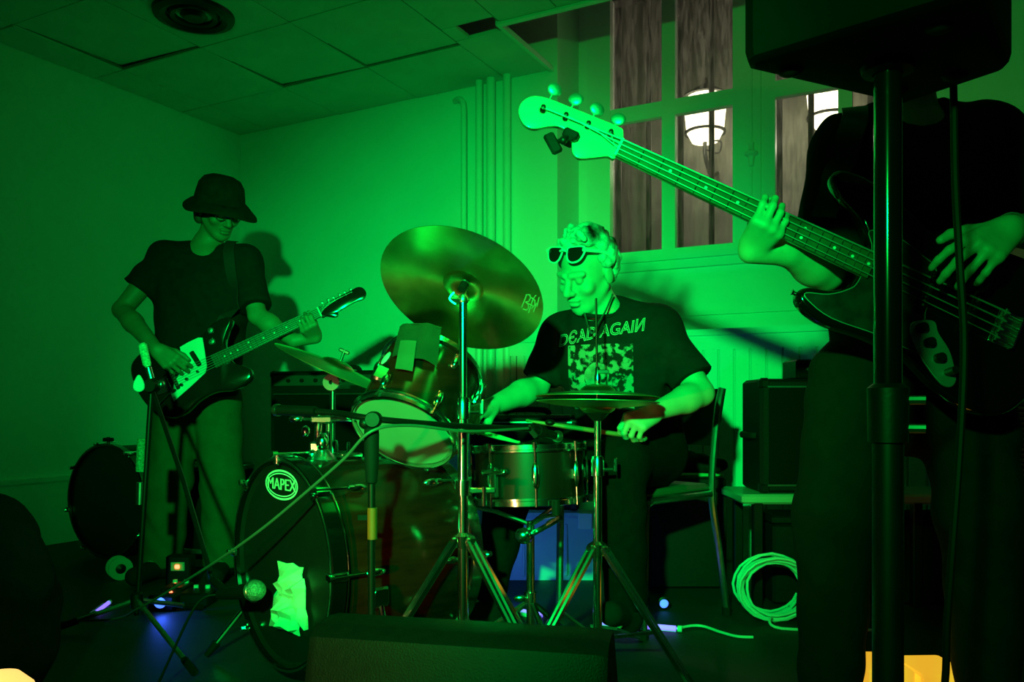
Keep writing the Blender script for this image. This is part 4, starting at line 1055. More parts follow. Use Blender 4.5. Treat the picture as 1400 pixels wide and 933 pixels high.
fs.cap(gch, gnb + V(0, .01, -.07), .135, .085, .05, mod=fo, sq=(GX, 1.1)); fs.cap(gsR, gsL, .058, .058, .05, mod=fo); fs.cap(gnb + V(0, .01, -.045), gsR, .058, .056, .04); fs.cap(gnb + V(0, .01, -.045), gsL, .058, .056, .04)
fs.cap(gsR + V(.03, 0, -.05), gch + V(-.07, 0, -.08), .078, .11, .05, mod=fo); fs.cap(gsL + V(-.03, 0, -.05), gch + V(.07, 0, -.08), .078, .11, .05, mod=fo)
for a, b, e in ((gsR, geR, .62), (gsL, geL, .85)):
    q = a + (b - a) * e
    fs.cap(a, q + (b - a) * .1, .060, .072, .03, mod=fo, cuts=[(q, b - a)])
fs.cap(gnb + V(0, -.02, -.02), gh, .062, .07, .012, True); fs.ell(gnb + V(.01, -.08, -.02), (.05, .05, .04), None, .012, True)
gshirt = mk('t_shirt', fs.mesh('t_shirt'), m_blackcloth, guitarist, smooth=60)
ft = Field(lo - .05, hi + .05, .008)
ft.cap(ghip + V(0, 0, -.04), ghip + V(0, 0, .04), .135, .13, .04, sq=(GX, 1.2))
for a, b, c in ((ghR, gkR, gaR), (ghL, gkL, gaL)):
    ft.cap(a, b, .105, .088, .03, mod=fo2); ft.cap(b, c + V(0, 0, -.03), .088, .082, .03, mod=fo2, cuts=[(c + V(0, 0, -.04), V(0, 0, -1))])
mk('trousers', ft.mesh('trousers'), m_khaki, guitarist, smooth=60)
for a, d in ((gaR, gtR), (gaL, gtL)):
    fsh = Field(*bounds([a, d], .12), .007)
    fsh.cap(V(a.x, a.y, .045) - (d - a).normalized() * .03, V(d.x, d.y, .042), .042, .038, .03); fsh.cap(a, V(a.x, a.y, .05), .045, .048, .03)
    mk('shoe', fsh.mesh('shoe'), m_blackcloth, guitarist, smooth=60)
# bucket hat
ch = gh + grot @ V(0, -.012, .045); hx_, hy_, hz2 = [grot.col[i] for i in range(3)]
hz2 = (hz2 + V(0, 0, .35) - hy_ * .0).normalized()
cr = [(.0, .098), (.045, .095), (.074, .082), (.092, .055), (.100, .015), (.104, -.012)]
brim = [(.106, -.014), (.122, -.030), (.142, -.048), (.143, -.052), (.12, -.036), (.102, -.018), (.094, .01), (.0, .07)]
hat = MB().lathe(cr + brim, ch, hz2, 40, x=hy_)
for i, p in enumerate(hat.v):
    r = p - ch; a = math.atan2(r.dot(hx_), r.dot(hy_)); f = (r - hz2 * r.dot(hz2)).length
    if f > .106: hat.v[i] = p + hz2 * .010 * math.sin(3 * a + .5) + (r - hz2 * r.dot(hz2)).normalized() * (.030 * max(0, math.cos(a)) )
mk('bucket_hat', hat, M('hat_cloth', (.012, .014, .010), .92, var=.3, scale=30, bump=.2, bscale=60, spec=.1), guitarist, smooth=60)
mk('glasses', MB().tube(spline([gh + grot @ V(x, y, .006) for x, y in ((-.076, .0), (-.068, .07), (-.03, .098), (0, .104), (.03, .098), (.068, .07), (.076, .0))], 4), .003, 6).tube([gh + grot @ V(.032 + .022 * math.cos(a), .099 - .006 * abs(math.cos(a)), .002 + .018 * math.sin(a)) for a in np.linspace(0, 6.0, 12)], .0025, 5, closed=True).tube([gh + grot @ V(-.032 + .022 * math.cos(a), .099 - .006 * abs(math.cos(a)), .002 + .018 * math.sin(a)) for a in np.linspace(0, 6.0, 12)], .0025, 5, closed=True), m_steel, guitarist)
fh_ = Field(*bounds([gh], .18), .006)
for i in range(90):
    a = random.uniform(0, 2 * math.pi); z = random.uniform(-.06, .02); d = V(math.cos(a), math.sin(a), 0)
    if d.y > .2: continue
    fh_.ell(gh + grot @ V(d.x * .074, -.015 + d.y * .094, z), .016, None, .008)
mk('hair', fh_.mesh('hair'), m_darkhair, guitarist, smooth=60)

def lutherie(Mx, top, spec):
    """parts shared by the guitar and the bass"""
    def L(x, y, z): return Mx @ V(x, y, z)
    th = spec['th']
    body = mk('body', MB().prism(spline([V(a, b, 0) for a, b in spec['outline']], 6, True), Mx, [(.010, -th), (.003, -th + .004), (0, -th + .010), (0, -.010), (.003, -.003), (.010, 0)]), spec['mbody'], top, smooth=50)
    sc = spec['scale']; w0, w1 = spec['wn'], spec['wb']; he = spec['heel']
    def wid(x): return w1 + (w0 - w1) * (x - he) / (sc - he)
    nk = MB()
    for x0, x1 in ((he, sc),):
        vv = []
        for x in np.linspace(x0, x1, 8):
            wd = wid(x) / 2
            for a in np.linspace(0, math.pi, 9): vv.append(L(x, -math.cos(a) * wd, .004 - math.sin(a) * spec['nth']))
        n = 9; nk.add(vv, [(i * n + j, i * n + j + 1, (i + 1) * n + j + 1, (i + 1) * n + j) for i in range(7) for j in range(8)] + [(i * n, (i + 1) * n, (i + 1) * n + 8, i * n + 8) for i in range(7)] + [tuple(range(9)), tuple(range(63, 72))])
    neck = mk('neck', nk, m_maple, top, smooth=50)
    fb = mk('fretboard', MB().hexa([L(x, y, z) for z in (.004, .0095) for x, y in ((he, -wid(he) / 2), (sc, -w0 / 2), (sc, w0 / 2), (he, wid(he) / 2))]), spec['mfb'], top, smooth=None)
    for n in range(1, spec['nf'] + 1):
        x = sc / 2 ** (n / 12)
        if x < he: break
        mk('fret', MB().rod(L(x, -wid(x) / 2, .0098), L(x, wid(x) / 2, .0098), .0014, 6), m_chrome, fb)
        if n in (3, 5, 7, 9, 12, 15, 17, 19):
            xm = (x + sc / 2 ** ((n - 1) / 12)) / 2
            for yy in ((0,) if n != 12 else (-.011, .011)): mk('inlay_dot', MB().lathe([(0, .0008), (.0032, .0007), (.0034, 0)], L(xm, yy, .0095), Mx.col[2].xyz, 12), m_pearl, fb)
    mk('nut', MB().box(L(sc + .002, 0, .009), (.005, w0, .008), x=Mx.col[0].xyz, z=Mx.col[2].xyz), m_whiteplastic, top, smooth=None)
    hs_ = mk('headstock', MB().prism(spline([V(a, b, 0) for a, b in spec['head']], 5, True), Mx, [(.002, -.014), (0, -.012), (0, -.001), (.002, .0)]), spec['mhead'], top, smooth=50)
    ns = spec['ns']
    for i in range(ns):
        px, py = spec['posts'][i]
        f = (i - (ns - 1) / 2) / (ns - 1)
        mk('tuner_post', MB().lathe([(0, .016), (spec['pr'] * .8, .015), (spec['pr'] * .6, .009), (spec['pr'], .006), (spec['pr'] * 1.5, .002), (spec['pr'] * 1.6, 0)], L(px, py, 0), Mx.col[2].xyz, 14), m_chrome, hs_)
        ky = spec['keyy'](px); kr = spec['kr']
        mk('tuner_key', MB().rod(L(px, py + .01, -.016), L(px, ky - kr * .4, -.016), .003, 8).ball(L(px, ky + kr * .3, -.016), (kr, kr * .9, kr * .35), x=Mx.col[0].xyz, z=(Mx.col[2].xyz + Mx.col[0].xyz * .25 * (-1) ** i)), m_satin, hs_)
        y0 = f * spec['sb']; y1 = f * w0 * .80
        mk('string', MB().tube([L(-.004, y0, .016), L(.0, y0, .0175), L(sc, y1, .0135), L(px, py, .010)], spec['sr'][i], 5), m_string, top)
    return body, hs_, L

guitar = thing('electric_guitar', Gp(-.05, -.14, -.02), 'dark red offset electric guitar with white pickguard held by the guitarist', 'guitar')
def px2l(Mx, d, x, y):
    o = V(0, 0, H0); dd = P(x, y, 1.0) - o; n = Mx.col[2].xyz; c0 = Mx.translation
    t = (c0 - o).dot(n) / dd.dot(n); q = Mx.inverted() @ (o + dd * t); return V(q.x, q.y, 0)
spec = dict(th=.040, outline=[(-.155, .05), (-.135, .135), (-.06, .168), (.02, .148), (.08, .118), (.15, .122), (.225, .150), (.285, .150), (.30, .125), (.262, .085), (.235, .045), (.232, -.028), (.262, -.06), (.285, -.095), (.262, -.130), (.19, -.135), (.12, -.112), (.05, -.115), (-.02, -.138), (-.085, -.125), (-.14, -.05)],
            mbody=m_redbody, scale=.628, wn=.042, wb=.056, heel=.165, nth=.020, mfb=m_rosewood, nf=22,
            head=[(.628, -.021), (.645, -.024), (.672, -.042), (.690, -.043), (.698, -.030), (.725, -.026), (.775, -.022), (.812, -.026), (.832, -.008), (.828, .018), (.808, .030), (.77, .028), (.70, .026), (.655, .024), (.628, .021)],
            mhead=m_redbody, ns=6, posts=[(.655 + .025 * i, .018 - .0 * i) for i in range(6)], pr=.0042, keyy=lambda x: .036, kr=.007, sb=.052, sr=[.0008] * 6)
bd, hs_, GL = lutherie(GM, guitar, spec)
pgo = [px2l(GM, 0, *p) for p in ((246, 475), (258, 468), (271, 462), (277, 462), (280, 480), (283, 501), (281, 510), (262, 528), (238, 549), (234, 540), (238, 526), (250, 502), (249, 488))]
pg = mk('pickguard', MB().prism(pgo, GM, [(0, -.001), (0, .002), (.001, .003)]), m_whiteplastic, bd, label='white pickguard', smooth=30)
for x, y, r in ((268, 491, .011), (256, 519, .006), (249, 527, .006), (271, 509, .005)):
    q = px2l(GM, 0, x, y); mk('pickguard_hole' if False else ('pickup' if r > .01 else 'control_knob'), (MB().box(GL(q.x, q.y, .007), (.020, .068, .010), x=(gX * 1 + gY * .12), z=gZ, bevel=.004) if r > .01 else MB().lathe([(0, .012), (r, .011), (r * 1.1, .0)], GL(q.x, q.y, .002), gZ, 14)), m_blackplastic, pg)
for x, y in ((288, 452), (290, 467)):
    q = px2l(GM, 0, x, y); mk('switch_plate', MB().lathe([(0, .006), (.010, .005), (.014, .001), (.014, 0)], GL(q.x, q.y, .0), gZ, 16), m_steel, bd)
mk('bridge', MB().box(GL(0, 0, .007), (.016, .085, .014), x=gX, z=gZ, bevel=.003), m_chrome, bd)
mk('tailpiece', MB().box(GL(-.055, 0, .003), (.06, .06, .006), x=gX, z=gZ, bevel=.002).rod(GL(-.02, -.035, .012), GL(-.10, -.07, .025), .003, 8), m_chrome, bd)
mk('jack', MB().ball(px2l(GM, 0, 240, 536) @ Matrix.Identity(3) if False else GL(px2l(GM, 0, 238, 535).x, px2l(GM, 0, 238, 535).y, .005), (.012, .007, .004), x=gX, z=gZ), m_blackplastic, pg)
# strap over the shoulder
bvg = bvh_of(gshirt)
def on_shirt(bvh, p, off):
    q, n, i, d = bvh.find_nearest(p); return q + n * off, n
def strap(name, pts, wd, mat, parent, bvh):
    mb = MB(); sp = spline(pts, 6); vv = []; N = len(sp)
    for i, p in enumerate(sp):
        q, n = on_shirt(bvh, p, .006); t = (sp[min(i + 1, N - 1)] - sp[max(i - 1, 0)]).normalized(); s2 = n.cross(t).normalized() * wd / 2
        vv += [q - s2, q + s2, q + s2 + n * .004, q - s2 + n * .004]
    ff = [(4 * i + j, 4 * i + (j + 1) % 4, 4 * i + 4 + (j + 1) % 4, 4 * i + 4 + j) for i in range(N - 1) for j in range(4)] + [(0, 1, 2, 3), (4 * N - 4, 4 * N - 3, 4 * N - 2, 4 * N - 1)]
    return mk(name, mb.add(vv, ff), mat, parent)
strap('strap', [P(318, 345, 3.50), P(315, 360, 3.42), P(313, 395, 3.38), P(311, 430, 3.38), P(305, 456, 3.36)], .045, M('dark_red_webbing', (.10, .008, .012), .8, var=.2, scale=60), guitar, bvg)

# ------------------------------------------------------------------ bassist
bb = P(1365, 447, 1.69); bn = P(852, 207, 1.72)
bX = (bn - bb).normalized(); bZ = V(0, -1, .16); bZ = (bZ - bX * bZ.dot(bX)).normalized()
bY = bX.cross(bZ)
if bY.z < 0: bY = -bY
BM = frame(bb, bX, bY, bZ)
bass = thing('bass_guitar', BM @ V(-.05, -.15, -.02), 'black electric bass with maple headstock held across the bassist', 'bass guitar')
spec = dict(th=.042, outline=[(-.125, .02), (-.112, .10), (-.05, .158), (.04, .162), (.11, .132), (.18, .128), (.27, .158), (.36, .180), (.42, .175), (.435, .150), (.40, .115), (.345, .088), (.315, .055), (.305, .033), (.305, -.033), (.315, -.060), (.345, -.082), (.385, -.094), (.402, -.114), (.385, -.138), (.33, -.150), (.24, -.140), (.15, -.142), (.07, -.172), (-.01, -.185), (-.08, -.160), (-.118, -.08)],
            mbody=m_blackgloss, scale=.864, wn=.041, wb=.060, heel=.288, nth=.023, mfb=M('bass_rosewood', (.13, .07, .035), .4, var=.25, scale=25), nf=20,
            head=[(.864, -.0205), (.880, -.024), (.905, -.040), (.930, -.054), (.948, -.050), (.960, -.030), (.975, -.012), (1.0, -.010), (1.02, -.020), (1.045, -.038), (1.068, -.038), (1.088, -.020), (1.092, .004), (1.078, .026), (1.05, .036), (1.0, .040), (.93, .044), (.882, .046), (.872, .038), (.866, .0205)],
            mhead=m_maple, ns=4, posts=[(.895, .022), (.945, .018), (.995, .014), (1.045, .008)], pr=.0065, keyy=lambda x: .064, kr=.017, sb=.057, sr=[.0011, .0014, .0017, .0021])
bd, hs_, BL = lutherie(BM, bass, spec)
pgo = [(.12, -.125), (.22, -.128), (.32, -.138), (.378, -.125), (.388, -.112), (.345, -.094), (.312, -.066), (.300, -.04), (.30, .034), (.32, .07), (.27, .085), (.20, .07), (.16, .05), (.15, -.04), (.13, -.085)]
pg = mk('pickguard', MB().prism(spline([V(a, b, 0) for a, b in pgo], 4, True), BM, [(0, -.001), (0, .002), (.0012, .003)]), m_tort, bd, smooth=30)
mk('pickguard_edge', MB().tube([BL(p.x, p.y, .0028) for p in spline([V(a, b, 0) for a, b in pgo], 4, True)], .0011, 5, closed=True), M('white_edge', (.20, .22, .20), .4), bd)
cpo = [px2l(BM, 0, *p) for p in ((1243, 447), (1250, 440), (1268, 438), (1278, 442), (1282, 456), (1296, 478), (1303, 500), (1306, 520), (1298, 530), (1284, 524), (1262, 496), (1246, 466))]
cpl = mk('control_plate', MB().prism(spline(cpo, 4, True), BM, [(0, -.001), (0, .003), (.001, .0038)]), m_chrome, bd, label='chrome control plate', smooth=30)
cpl.data.materials[0] = m_satin
for x, y in ((1257, 450), (1267, 470), (1281, 491)):
    q = px2l(BM, 0, x, y); mk('control_knob', MB().lathe([(0, .020), (.008, .020), (.0095, .018), (.0105, .002), (.0105, 0)], BL(q.x, q.y, .003), bZ, 18), m_blackplastic, cpl)
q = px2l(BM, 0, 1294, 510); mk('jack_plug', MB().rod(BL(q.x, q.y, .003), BL(q.x, q.y, .035), .008, 12), m_blackplastic, cpl)
for x in (.065, .165):
    pk = mk('pickup', MB().box(BL(x, 0, .007), (.020, .095, .014), x=bX, z=bZ, bevel=.003), m_blackplastic, bd)
    for i in range(4):
        for e in (-1, 1):
            y = (i - 1.5) / 3 * spec['sb']; mk('pole_piece', MB().rod(BL(x, y + e * .005, .013), BL(x, y + e * .005, .0152), .0026, 8), m_chrome, pk)
br = mk('bridge', MB().box(BL(-.012, 0, .002), (.048, .076, .004), x=bX, z=bZ, bevel=.001).box(BL(-.034, 0, .010), (.004, .076, .02), x=bX, z=bZ), m_chrome, bd)
for i in range(4):
    y = (i - 1.5) / 3 * spec['sb']; mk('saddle', MB().rod(BL(-.0, y - .008, .011), BL(-.0, y + .008, .011), .005, 10).rod(BL(-.034, y, .010), BL(-.0, y, .010), .0016, 6), m_chrome, br)
for x, y in ((.40, -.114), (-.124, .0)):
    mk('strap_button', MB().lathe([(0, .012), (.007, .011), (.004, .006), (.005, 0)], BL(x, y, -.02), (bX if x > 0 else -bX), 12), m_chrome, bd)
# clip-on tuner on the headstock
ct_ = thing('clip_on_tuner', BL(.985, -.02, .006), 'small black clip-on tuner gripping the maple headstock', 'tuner')
mk('clamp', MB().box(BL(.968, -.020, .008), (.034, .020, .018), x=bX, z=bZ, bevel=.004).box(BL(.968, -.016, -.020), (.03, .018, .010), x=bX, z=bZ, bevel=.003).box(BL(.968, -.030, -.006), (.02, .008, .036), x=bX, z=bZ, bevel=.003), m_blackplastic, ct_)
mk('display', MB().box(BL(.992, -.058, .016), (.048, .024, .010), x=(bX + bY * .75), z=bZ, bevel=.004), m_blackplastic, ct_)
mk('joint', MB().ball(BL(.976, -.040, .012), .009).rod(BL(.968, -.022, .01), BL(.985, -.050, .014), .005, 8), m_blackplastic, ct_)

nbb = P(1236, 138, 1.90); bsR = P(1156, 204, 1.88); bsL = P(1348, 190, 1.88)
bhd = P(1242, 40, 1.86)
beR = P(1128, 372, 1.83); bwR = P(1077, 345, 1.76)
beL = P(1462, 322, 1.78); bwL = P(1378, 314, 1.60)
bhip = P(1250, 505, 1.96); bch = P(1245, 290, 1.92)
bhR = P(1172, 520, 1.96); bhL = P(1318, 520, 1.96); bkR = P(1142, 700, 1.90); bkL = P(1338, 700, 1.90)
baR = P(1134, 940, 1.94); baL = P(1352, 940, 1.94); baR.z = .09; baL.z = .09
btR = baR + V(-.05, -.17, -.05); btL = baL + V(.05, -.17, -.05)
brot = roll(rot_from(V(-.35, -.85, -.35)), 0)
lo, hi = bounds([bhd, bsR, bsL, beR, bwR, P(1010, 300, 1.6), beL, bwL, P(1270, 400, 1.5), btR, btL, baR, baL], .14); lo[2] = -.02; hi[2] += .02
fd = Field(lo, hi, .0040)
fd.cap(bhip, bch, .12, .13, .03, sq=(GX, 1.25)); fd.cap(bch, nbb, .12, .065, .03); fd.cap(bsR, bsL, .058, .058, .04)
fd.cap(nbb + V(0, .01, -.04), bhd + brot @ V(0, -.02, -.05), .060, .055, .02)
for a, b, c in ((bsR, beR, bwR), (bsL, beL, bwL)):
    fd.cap(a, b, .054, .042, .02); fd.cap(b, b + (c - b) * .35, .042, .044, .012); fd.cap(b + (c - b) * .3, c, .044, .029, .012)
head_parts(fd, bhd, brot, 1.0)
for a, b, c, d in ((bhR, bkR, baR, btR), (bhL, bkL, baL, btL)):
    fd.cap(a, b, .08, .055, .03); fd.cap(b, c, .05, .035, .02); fd.cap(c, V(c.x + (d.x - c.x) * .7, c.y + (d.y - c.y) * .7, max(.045, c.z - .040)), .03, .022, .02)
# fretting hand wraps the neck from below, index towards the nut
xf = px2l(BM, 0, 1040, 300).x
fwb = BM @ V(xf - .016, -.058, -.047)
fd.cap(bwR, fwb, .029, .027, .012)
Yh = bY * .38 + bZ * .92; Zh = bZ * .38 - bY * .92
sdx = 1 if Yh.cross(Zh).dot(bX) > 0 else -1
hand_parts(fd, fwb, Yh, Zh, sdx, [(62, 34, 26), (60, 38, 26), (62, 38, 28), (60, 42, 28)], .10, .90, (.25, .75, .95))
# plucking hand: thumb towards the neck, fingers hanging over the strings
Yp = P(1312, 362, 1.535) - bwL
Zp = V(-.12, -.90, .42); Xp = Yp.cross(Zp)
sdp = 1 if Xp.dot(V(-.6, 0, .75)) > 0 else -1
tipsB, thB = hand_parts(fd, bwL, Yp, Zp, sdp, [(22, 34, 22), (30, 36, 22), (42, 40, 22), (50, 42, 25)], .13, 1.02, (.75, .65, .25))
bassist = mk('person', fd.mesh('person'), m_bassskin, label='bassist in black T-shirt and dark trousers, face hidden behind the loudspeaker', cat='person', smooth=60)
fs = Field(lo - .05, hi + .06, .008); fo = folds(.005, 42, 3.0, (.6, .2, .7))
fs.cap(bhip + V(0, 0, .02), bch, .155, .158, .05, sq=(GX, 1.28), mod=fo, cuts=[(bhip + V(0, 0, -.06), V(0, 0, -1))])
fs.cap(bch, nbb + V(0, .01, -.08), .15, .09, .05, mod=fo, sq=(GX, 1.15)); fs.cap(bsR, bsL, .066, .068, .05, mod=fo); fs.cap(nbb + V(0, .01, -.05), bsR, .062, .062, .04); fs.cap(nbb + V(0, .01, -.05), bsL, .062, .064, .04)
fs.cap(bsR + V(.03, 0, -.05), bch + V(-.07, 0, -.08), .095, .12, .05, mod=fo); fs.cap(bsL + V(-.03, 0, -.05), bch + V(.07, 0, -.08), .095, .12, .05, mod=fo)
for a, b, e in ((bsR, beR, .90), (bsL, beL, .80)):
    q = a + (b - a) * e
    fs.cap(a, q + (b - a) * .1, .072, .074, .03, mod=fo, cuts=[(q, b - a)])
fs.cap(nbb + V(0, -.01, -.02), bhd, .068, .08, .012, True); fs.ell(nbb + V(.0, -.08, -.03), (.07, .06, .055), None, .012, True)
bshirt = mk('t_shirt', fs.mesh('t_shirt'), m_blackcloth, bassist, smooth=60)
ft = Field(lo - .05, hi + .05, .008)
ft.cap(bhip + V(0, 0, -.06), bhip + V(0, 0, .05), .15, .145, .04, sq=(GX, 1.22))
for a, b, c in ((bhR, bkR, baR), (bhL, bkL, baL)):
    ft.cap(a, b, .112, .090, .03, mod=fo2); ft.cap(b, c + V(0, 0, -.03), .090, .070, .03, mod=fo2, cuts=[(c + V(0, 0, -.05), V(0, 0, -1))])
mk('trousers', ft.mesh('trousers'), m_denim, bassist, smooth=60)
for a, d in ((baR, btR), (baL, btL)):
    fsh = Field(*bounds([a, d], .12), .007)
    fsh.cap(V(a.x, a.y, .048) - (d - a).normalized() * .03, V(d.x, d.y, .045), .046, .042, .03); fsh.cap(a, V(a.x, a.y, .05), .05, .052, .03)
    mk('shoe', fsh.mesh('shoe'), m_blackcloth, bassist, smooth=60)
fh_ = Field(*bounds([bhd], .18), .007)
for i in range(160):
    a = random.uniform(0, 2 * math.pi); b = math.acos(random.uniform(-.4, 1)); d = V(math.sin(b) * math.cos(a), math.sin(b) * math.sin(a), math.cos(b))
    if d.y > .35 and d.z < .6: continue
    fh_.ell(bhd + brot @ V(d.x * .076, -.016 + d.y * .096, .032 + d.z * .088), .018, None, .008)
mk('hair', fh_.mesh('hair'), m_darkhair, bassist, smooth=60)
wd_ = (bwL - beL).normalized()
mk('wrist_band', MB().lathe([(.031, -.005), (.034, -.003), (.034, .003), (.031, .005)], bwL - wd_ * .012, wd_, 20), m_steel, bassist)
bvb = bvh_of(bshirt)
strap('strap', [P(1168, 158, 1.86), P(1160, 190, 1.78), P(1146, 220, 1.76), P(1132, 250, 1.76), P(1118, 285, 1.75)], .055, M('black_strap', (.012, .012, .012), .35, var=.3, scale=30), bass, bvb)

# ================================================================== EQUIPMENT AND FURNITURE
# loudspeaker on its pole, in front of the bassist
sd = 1.08; pole = P(1214, 555, sd)
zs = H0 + .447
spk = thing('loudspeaker', V(pole.x, pole.y, zs), 'black loudspeaker cabinet mounted on a pole in front of the bassist', 'loudspeaker')
# cabinet plan in world x, y: one flat side looks towards the stage flood, a corner points at the window
ol = [(.306, 1.075), (.318, 1.100), (.560, 1.216), (.585, 1.220), (.660, 1.100), (.655, 1.075), (.515, .895), (.490, .892), (.310, 1.055)]
SM = frame(V(0, 0, zs), V(1, 0, 0), V(0, 1, 0), V(0, 0, 1))
mk('cabinet', MB().prism([Vector((a, b)) for a, b in ol], SM, [(.012, 0), (.003, .005), (0, .016), (0, .36), (.01, .38)]), m_spk, spk, smooth=30)
fx = V(.70, -.71, 0).normalized()
for a, b in ((.372, 1.095), (.505, .968), (.60, 1.11), (.545, 1.165)):
    mk('foot', MB().ball(SM @ V(a, b, .001), (.017, .017, .008)), m_rubber, spk)
mk('pole_socket', MB().lathe([(.019, -.01), (.032, -.008), (.036, .004), (.0, .004)], V(pole.x, pole.y, zs), UP, 20), m_blackplastic, spk)
mk('label_plate', MB().box(V(.418, .959, zs + .062), (.022, .003, .014), x=fx), m_whiteplastic, spk)
st = thing('speaker_stand', V(pole.x, pole.y, 0), 'black tubular stand carrying the loudspeaker', 'speaker stand')
zc_ = P(1214, 560, sd).z
mk('upper_tube', MB().rod(V(pole.x, pole.y, zc_ - .05), V(pole.x, pole.y, zs + .02), .0175, 20), m_blackgloss, st)
mk('lower_tube', MB().rod(V(pole.x, pole.y, .10), V(pole.x, pole.y, zc_), .0195, 20), m_blackmetal, st)
mk('collar', MB().lathe([(.0195, -.045), (.025, -.043), (.026, .028), (.0185, .034)], V(pole.x, pole.y, zc_), UP, 20), m_blackplastic, st)
mk('collar_bolt', MB().rod(V(pole.x + .02, pole.y - .01, zc_ + .012), V(pole.x + .04, pole.y - .02, zc_ + .012), .006, 8), m_steel, st)
mk('collar_bolt', MB().rod(V(pole.x + .02, pole.y - .01, zc_ - .025), V(pole.x + .04, pole.y - .02, zc_ - .025), .006, 8), m_steel, st)
mk('leg_hub', MB().lathe([(.0195, -.03), (.030, -.028), (.030, .028), (.0195, .03)], V(pole.x, pole.y, .16), UP, 18), m_blackplastic, st)
for a in (.4, 2.5, 4.6):
    d = V(math.sin(a), -math.cos(a), 0)
    l = mk('leg', MB().tube([V(pole.x, pole.y, .16) + d * .03, V(pole.x, pole.y, .014) + d * .40], .012, 10), m_blackmetal, st)
    mk('rubber_foot', MB().ball(V(pole.x, pole.y, .016) + d * .405, .016), m_rubber, l)
cx = [P(1302, 60, 1.18), P(1304, 140, 1.16), P(1306, 250, 1.14), P(1312, 360, 1.12), P(1318, 470, 1.12), P(1313, 600, 1.12), P(1303, 740, 1.12), P(1295, 850, 1.13), P(1289, 960, 1.15)]
last = cx[-1]
mk('speaker_cable', MB().tube(onfloor(spline(cx + [V(last.x - .01, 1.2, .12), V(last.x - .03, 1.28, .008), V(last.x - .25, 1.4, .008), V(last.x - .4, 1.3, .008)], 6), .0052), .0052, 8), m_cable, label='thick black cable hanging from the loudspeaker to the floor', cat='cable')

# wedge floor monitor at the front
A_ = P(452, 836, 1.62); B_ = P(838, 862, 1.50)
mx = V(B_.x - A_.x, B_.y - A_.y, 0).normalized(); my = V(-mx.y, mx.x, 0)
wl = (B_ - A_).length; mzt = (A_.z + B_.z) / 2
mc_ = V((A_.x + B_.x) / 2, (A_.y + B_.y) / 2, 0)
wg = thing('floor_monitor', mc_, 'black wedge stage monitor lying on the floor in front of the drum kit', 'stage monitor')
def MW_(a, b, z): return mc_ + mx * a + my * b + V(0, 0, z)
hw = wl / 2
prof = [(-.13, 0.0), (-.17, .06), (-.115, mzt - .07), (-.10, mzt - .02), (-.07, mzt - .002), (.0, mzt), (.025, mzt - .012), (.195, .10), (.20, .0)]
mb = MB(); n = len(prof)
ends = [(-hw - .0, .90), (-hw + .02, 1.0), (hw - .02, 1.0), (hw, .90)]
vv = []
for a, s_ in ends:
    for b, z in prof: vv.append(MW_(a, b * s_, max(.0, z * (1 if s_ == 1 else .985))))
mb.add(vv, [(i * n + j, i * n + (j + 1) % n, (i + 1) * n + (j + 1) % n, (i + 1) * n + j) for i in range(3) for j in range(n)] + [tuple(range(n)), tuple(range(3 * n, 4 * n))])
mk('cabinet', mb, m_tolex, wg, smooth=30)
mk('grille', MB().hexa([MW_(a, b, z) for o_ in (0, .006) for a, b, z in ((-hw + .04, .04 + o_, mzt - .02 + o_), (hw - .04, .04 + o_, mzt - .02 + o_), (hw - .04, .188 + o_, .115 + o_), (-hw + .04, .188 + o_, .115 + o_))]), m_grille, wg, smooth=None)
mk('rear_panel', MB().hexa([MW_(a, b, z) for o_ in (0, .004) for a, b, z in ((-hw + .08, -.168 - o_, .075), (hw - .05, -.168 - o_, .075), (hw - .05, -.122 - o_, mzt - .095), (-hw + .08, -.122 - o_, mzt - .095))]), m_blackplastic, wg, smooth=None)
mk('handle', MB().box(MW_(hw + .004, .02, mzt * .55), (.012, .12, .03), x=mx, bevel=.004), m_blackmetal, wg)

